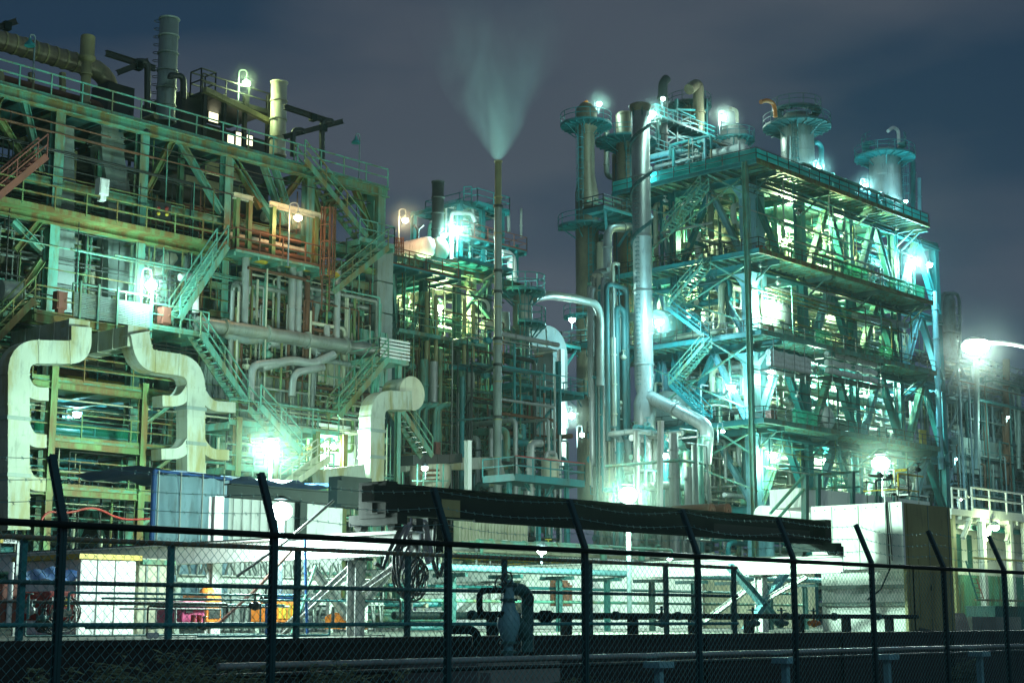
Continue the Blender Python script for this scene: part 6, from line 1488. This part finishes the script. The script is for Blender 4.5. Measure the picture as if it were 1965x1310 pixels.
mw = N.new('ShaderNodeMapping'); mw.inputs['Scale'].default_value = (1,1,.55); L_.new(tc.outputs['Object'], mw.inputs[0]); L_.new(mw.outputs[0], nw.inputs['Vector'])
sw = N.new('ShaderNodeSeparateXYZ'); L_.new(nw.outputs['Color'], sw.inputs[0])
wx = math_('ADD', sx.outputs['X'], math_('MULTIPLY', math_('SUBTRACT', sw.outputs['X'], .5), math_('ADD', .3, math_('MULTIPLY', sx.outputs['Z'], 1.5))))
wx = math_('ADD', wx, math_('MULTIPLY', math_('POWER', math_('MAXIMUM', sx.outputs['Z'], .001), 1.3), .045))
wy = math_('ADD', sx.outputs['Y'], math_('MULTIPLY', math_('SUBTRACT', sw.outputs['Y'], .5), math_('MULTIPLY', sx.outputs['Z'], .75)))
rr = math_('SQRT', math_('ADD', math_('POWER', wx, 2), math_('POWER', wy, 2)))
Rz = math_('ADD', math_('MULTIPLY', math_('POWER', math_('MAXIMUM', zn, 0.001), .8), 205*kk), .25)
rad = math_('SUBTRACT', 1, math_('DIVIDE', rr, Rz), True)
nz = N.new('ShaderNodeTexNoise'); nz.inputs['Scale'].default_value = .42; nz.inputs['Detail'].default_value = 5; nz.inputs['Distortion'].default_value = .8
mpp = N.new('ShaderNodeMapping'); mpp.inputs['Scale'].default_value = (1,1,.35); L_.new(tc.outputs['Object'], mpp.inputs[0]); L_.new(mpp.outputs[0], nz.inputs['Vector'])
hz = math_('POWER', math_('SUBTRACT', 1, zn, True), 1.5)
den = math_('MULTIPLY', math_('MULTIPLY', math_('POWER', rad, 1.25), hz), math_('ADD', .18, math_('MULTIPLY', math_('SUBTRACT', nz.outputs['Fac'], .36, True), 4.2)))
den = math_('DIVIDE', den, math_('ADD', math_('MULTIPLY', zn, 3.0), .12))
L_.new(math_('MULTIPLY', den, STEAM), v_.inputs['Density'])
T = MB().lathe(tip, [(.3,0.02)]+[(.35+205*kk*(i/12)**.8,Hh*i/12) for i in range(1,13)], 24).build('steam_plume', m_, None, tip)
tag(T, 'pale teal steam plume fanning upward from the slim chimney', 'steam', kind='stuff')
MINI = {(290,545):2.2,(572,416):1.6,(473,158):1.2,(778,421):2,(877,439):2.4,(1150,199):2.2,(1250,218):2.8,(1388,225):2.8,(1265,616):2.8,(1474,579):2.8,(1482,872):2.4,(1750,500):3.2,(1402,741):2.4,(1570,322):2.2,(1660,356):2.2,(1097,796):2.4}
# volume balls added to give the strongest lamps a lens glow
mm_, mv_ = volume_mat('halo_volume', 1, (.8,1,.92), .2); nt = mm_.node_tree; N = nt.nodes; L_ = nt.links
tc = N.new('ShaderNodeTexCoord'); vl = N.new('ShaderNodeVectorMath'); vl.operation = 'LENGTH'; L_.new(tc.outputs['Object'], vl.inputs[0])
L_.new(math_('MULTIPLY', math_('POWER', math_('SUBTRACT', 1, math_('DIVIDE', vl.outputs['Value'], 4.0), True), 2.0), HALO), mv_.inputs['Density'])
for (u,v,pl_,lb) in ((520,855,dict(y=FB-14),'added glow halo round the floodlight before the stairs'),(1205,945,dict(y=28.5),'added glow halo round the floodlight above the girder'),(1690,885,dict(y=33),'added glow halo round the floodlight above the white enclosure'),(1872,660,dict(d=84),'added glow halo round the street lamp')):
    c = pt(u,v,**pl_); o = MB().ball((0,0,0),4.0,20,12).build('halo', mm_, None, V((0,0,0))); o.location = c; tag(o, lb, 'halo', kind='stuff')
    if u != 1872: o.scale = (.5 if u == 1205 else .68,)*3
mm2 = mm_.copy(); mm2.name = 'halo_volume_dense'  # denser copy for the halos added round smaller lamps
for n_ in mm2.node_tree.nodes:
    if n_.type == 'MATH' and abs(n_.inputs[1].default_value-HALO) < 1e-6: n_.inputs[1].default_value = HALO*3
m2 = MB().ball((0,0,0),4.0,14,8)
for (px,py,pw,col,lb,pl_,pole,br,st) in LS:
    if (px,py) in MINI:
        o = m2.build('halo', mm2, None, V((0,0,0))); o.location = pt(px,py,**pl_)-FWD2*.5; o.scale = (MINI[(px,py)]/4,)*3; tag(o, 'faint added halo round the '+lb.replace('bright ',''), 'halo', kind='stuff')
# ------------------------------------------------------------------ haze
m_, v_ = volume_mat('haze_air', HAZE, (.72,.92,.90), .6)
if HAZE > 0:
    H_ = MB().box((-40,-40,-1),(420,300,66)).build('haze', m_); H_['kind'] = 'stuff'; H_['label'] = 'thin pale night haze between the lamps'; H_['category'] = 'haze'
    H_.display_type = 'WIRE'
# ------------------------------------------------------------------ camera and render
cam = bpy.data.cameras.new('camera'); co = bpy.data.objects.new('camera', cam); COL.objects.link(co); sc.camera = co
cam.sensor_width = 36; cam.lens = F/1965*36; cam.clip_start = .1; cam.clip_end = 5000
Rm = Matrix((RGT, UP, -FW)).transposed().to_4x4(); Rm.translation = EYEP; co.matrix_world = Rm
sc.view_settings.view_transform = 'Standard'; sc.view_settings.look = 'None'; sc.view_settings.exposure = EXPO; sc.view_settings.gamma = 1
cy = sc.cycles; cy.use_denoising = True; cy.max_bounces = 4; cy.diffuse_bounces = 3; cy.glossy_bounces = 2; cy.transparent_max_bounces = 12; cy.volume_bounces = 0; cy.transmission_bounces = 2
cy.sample_clamp_indirect = 3; cy.sample_clamp_direct = 0; cy.caustics_reflective = False; cy.caustics_refractive = False; cy.use_light_tree = True
cy.volume_step_rate = 2.0; cy.volume_max_steps = 128
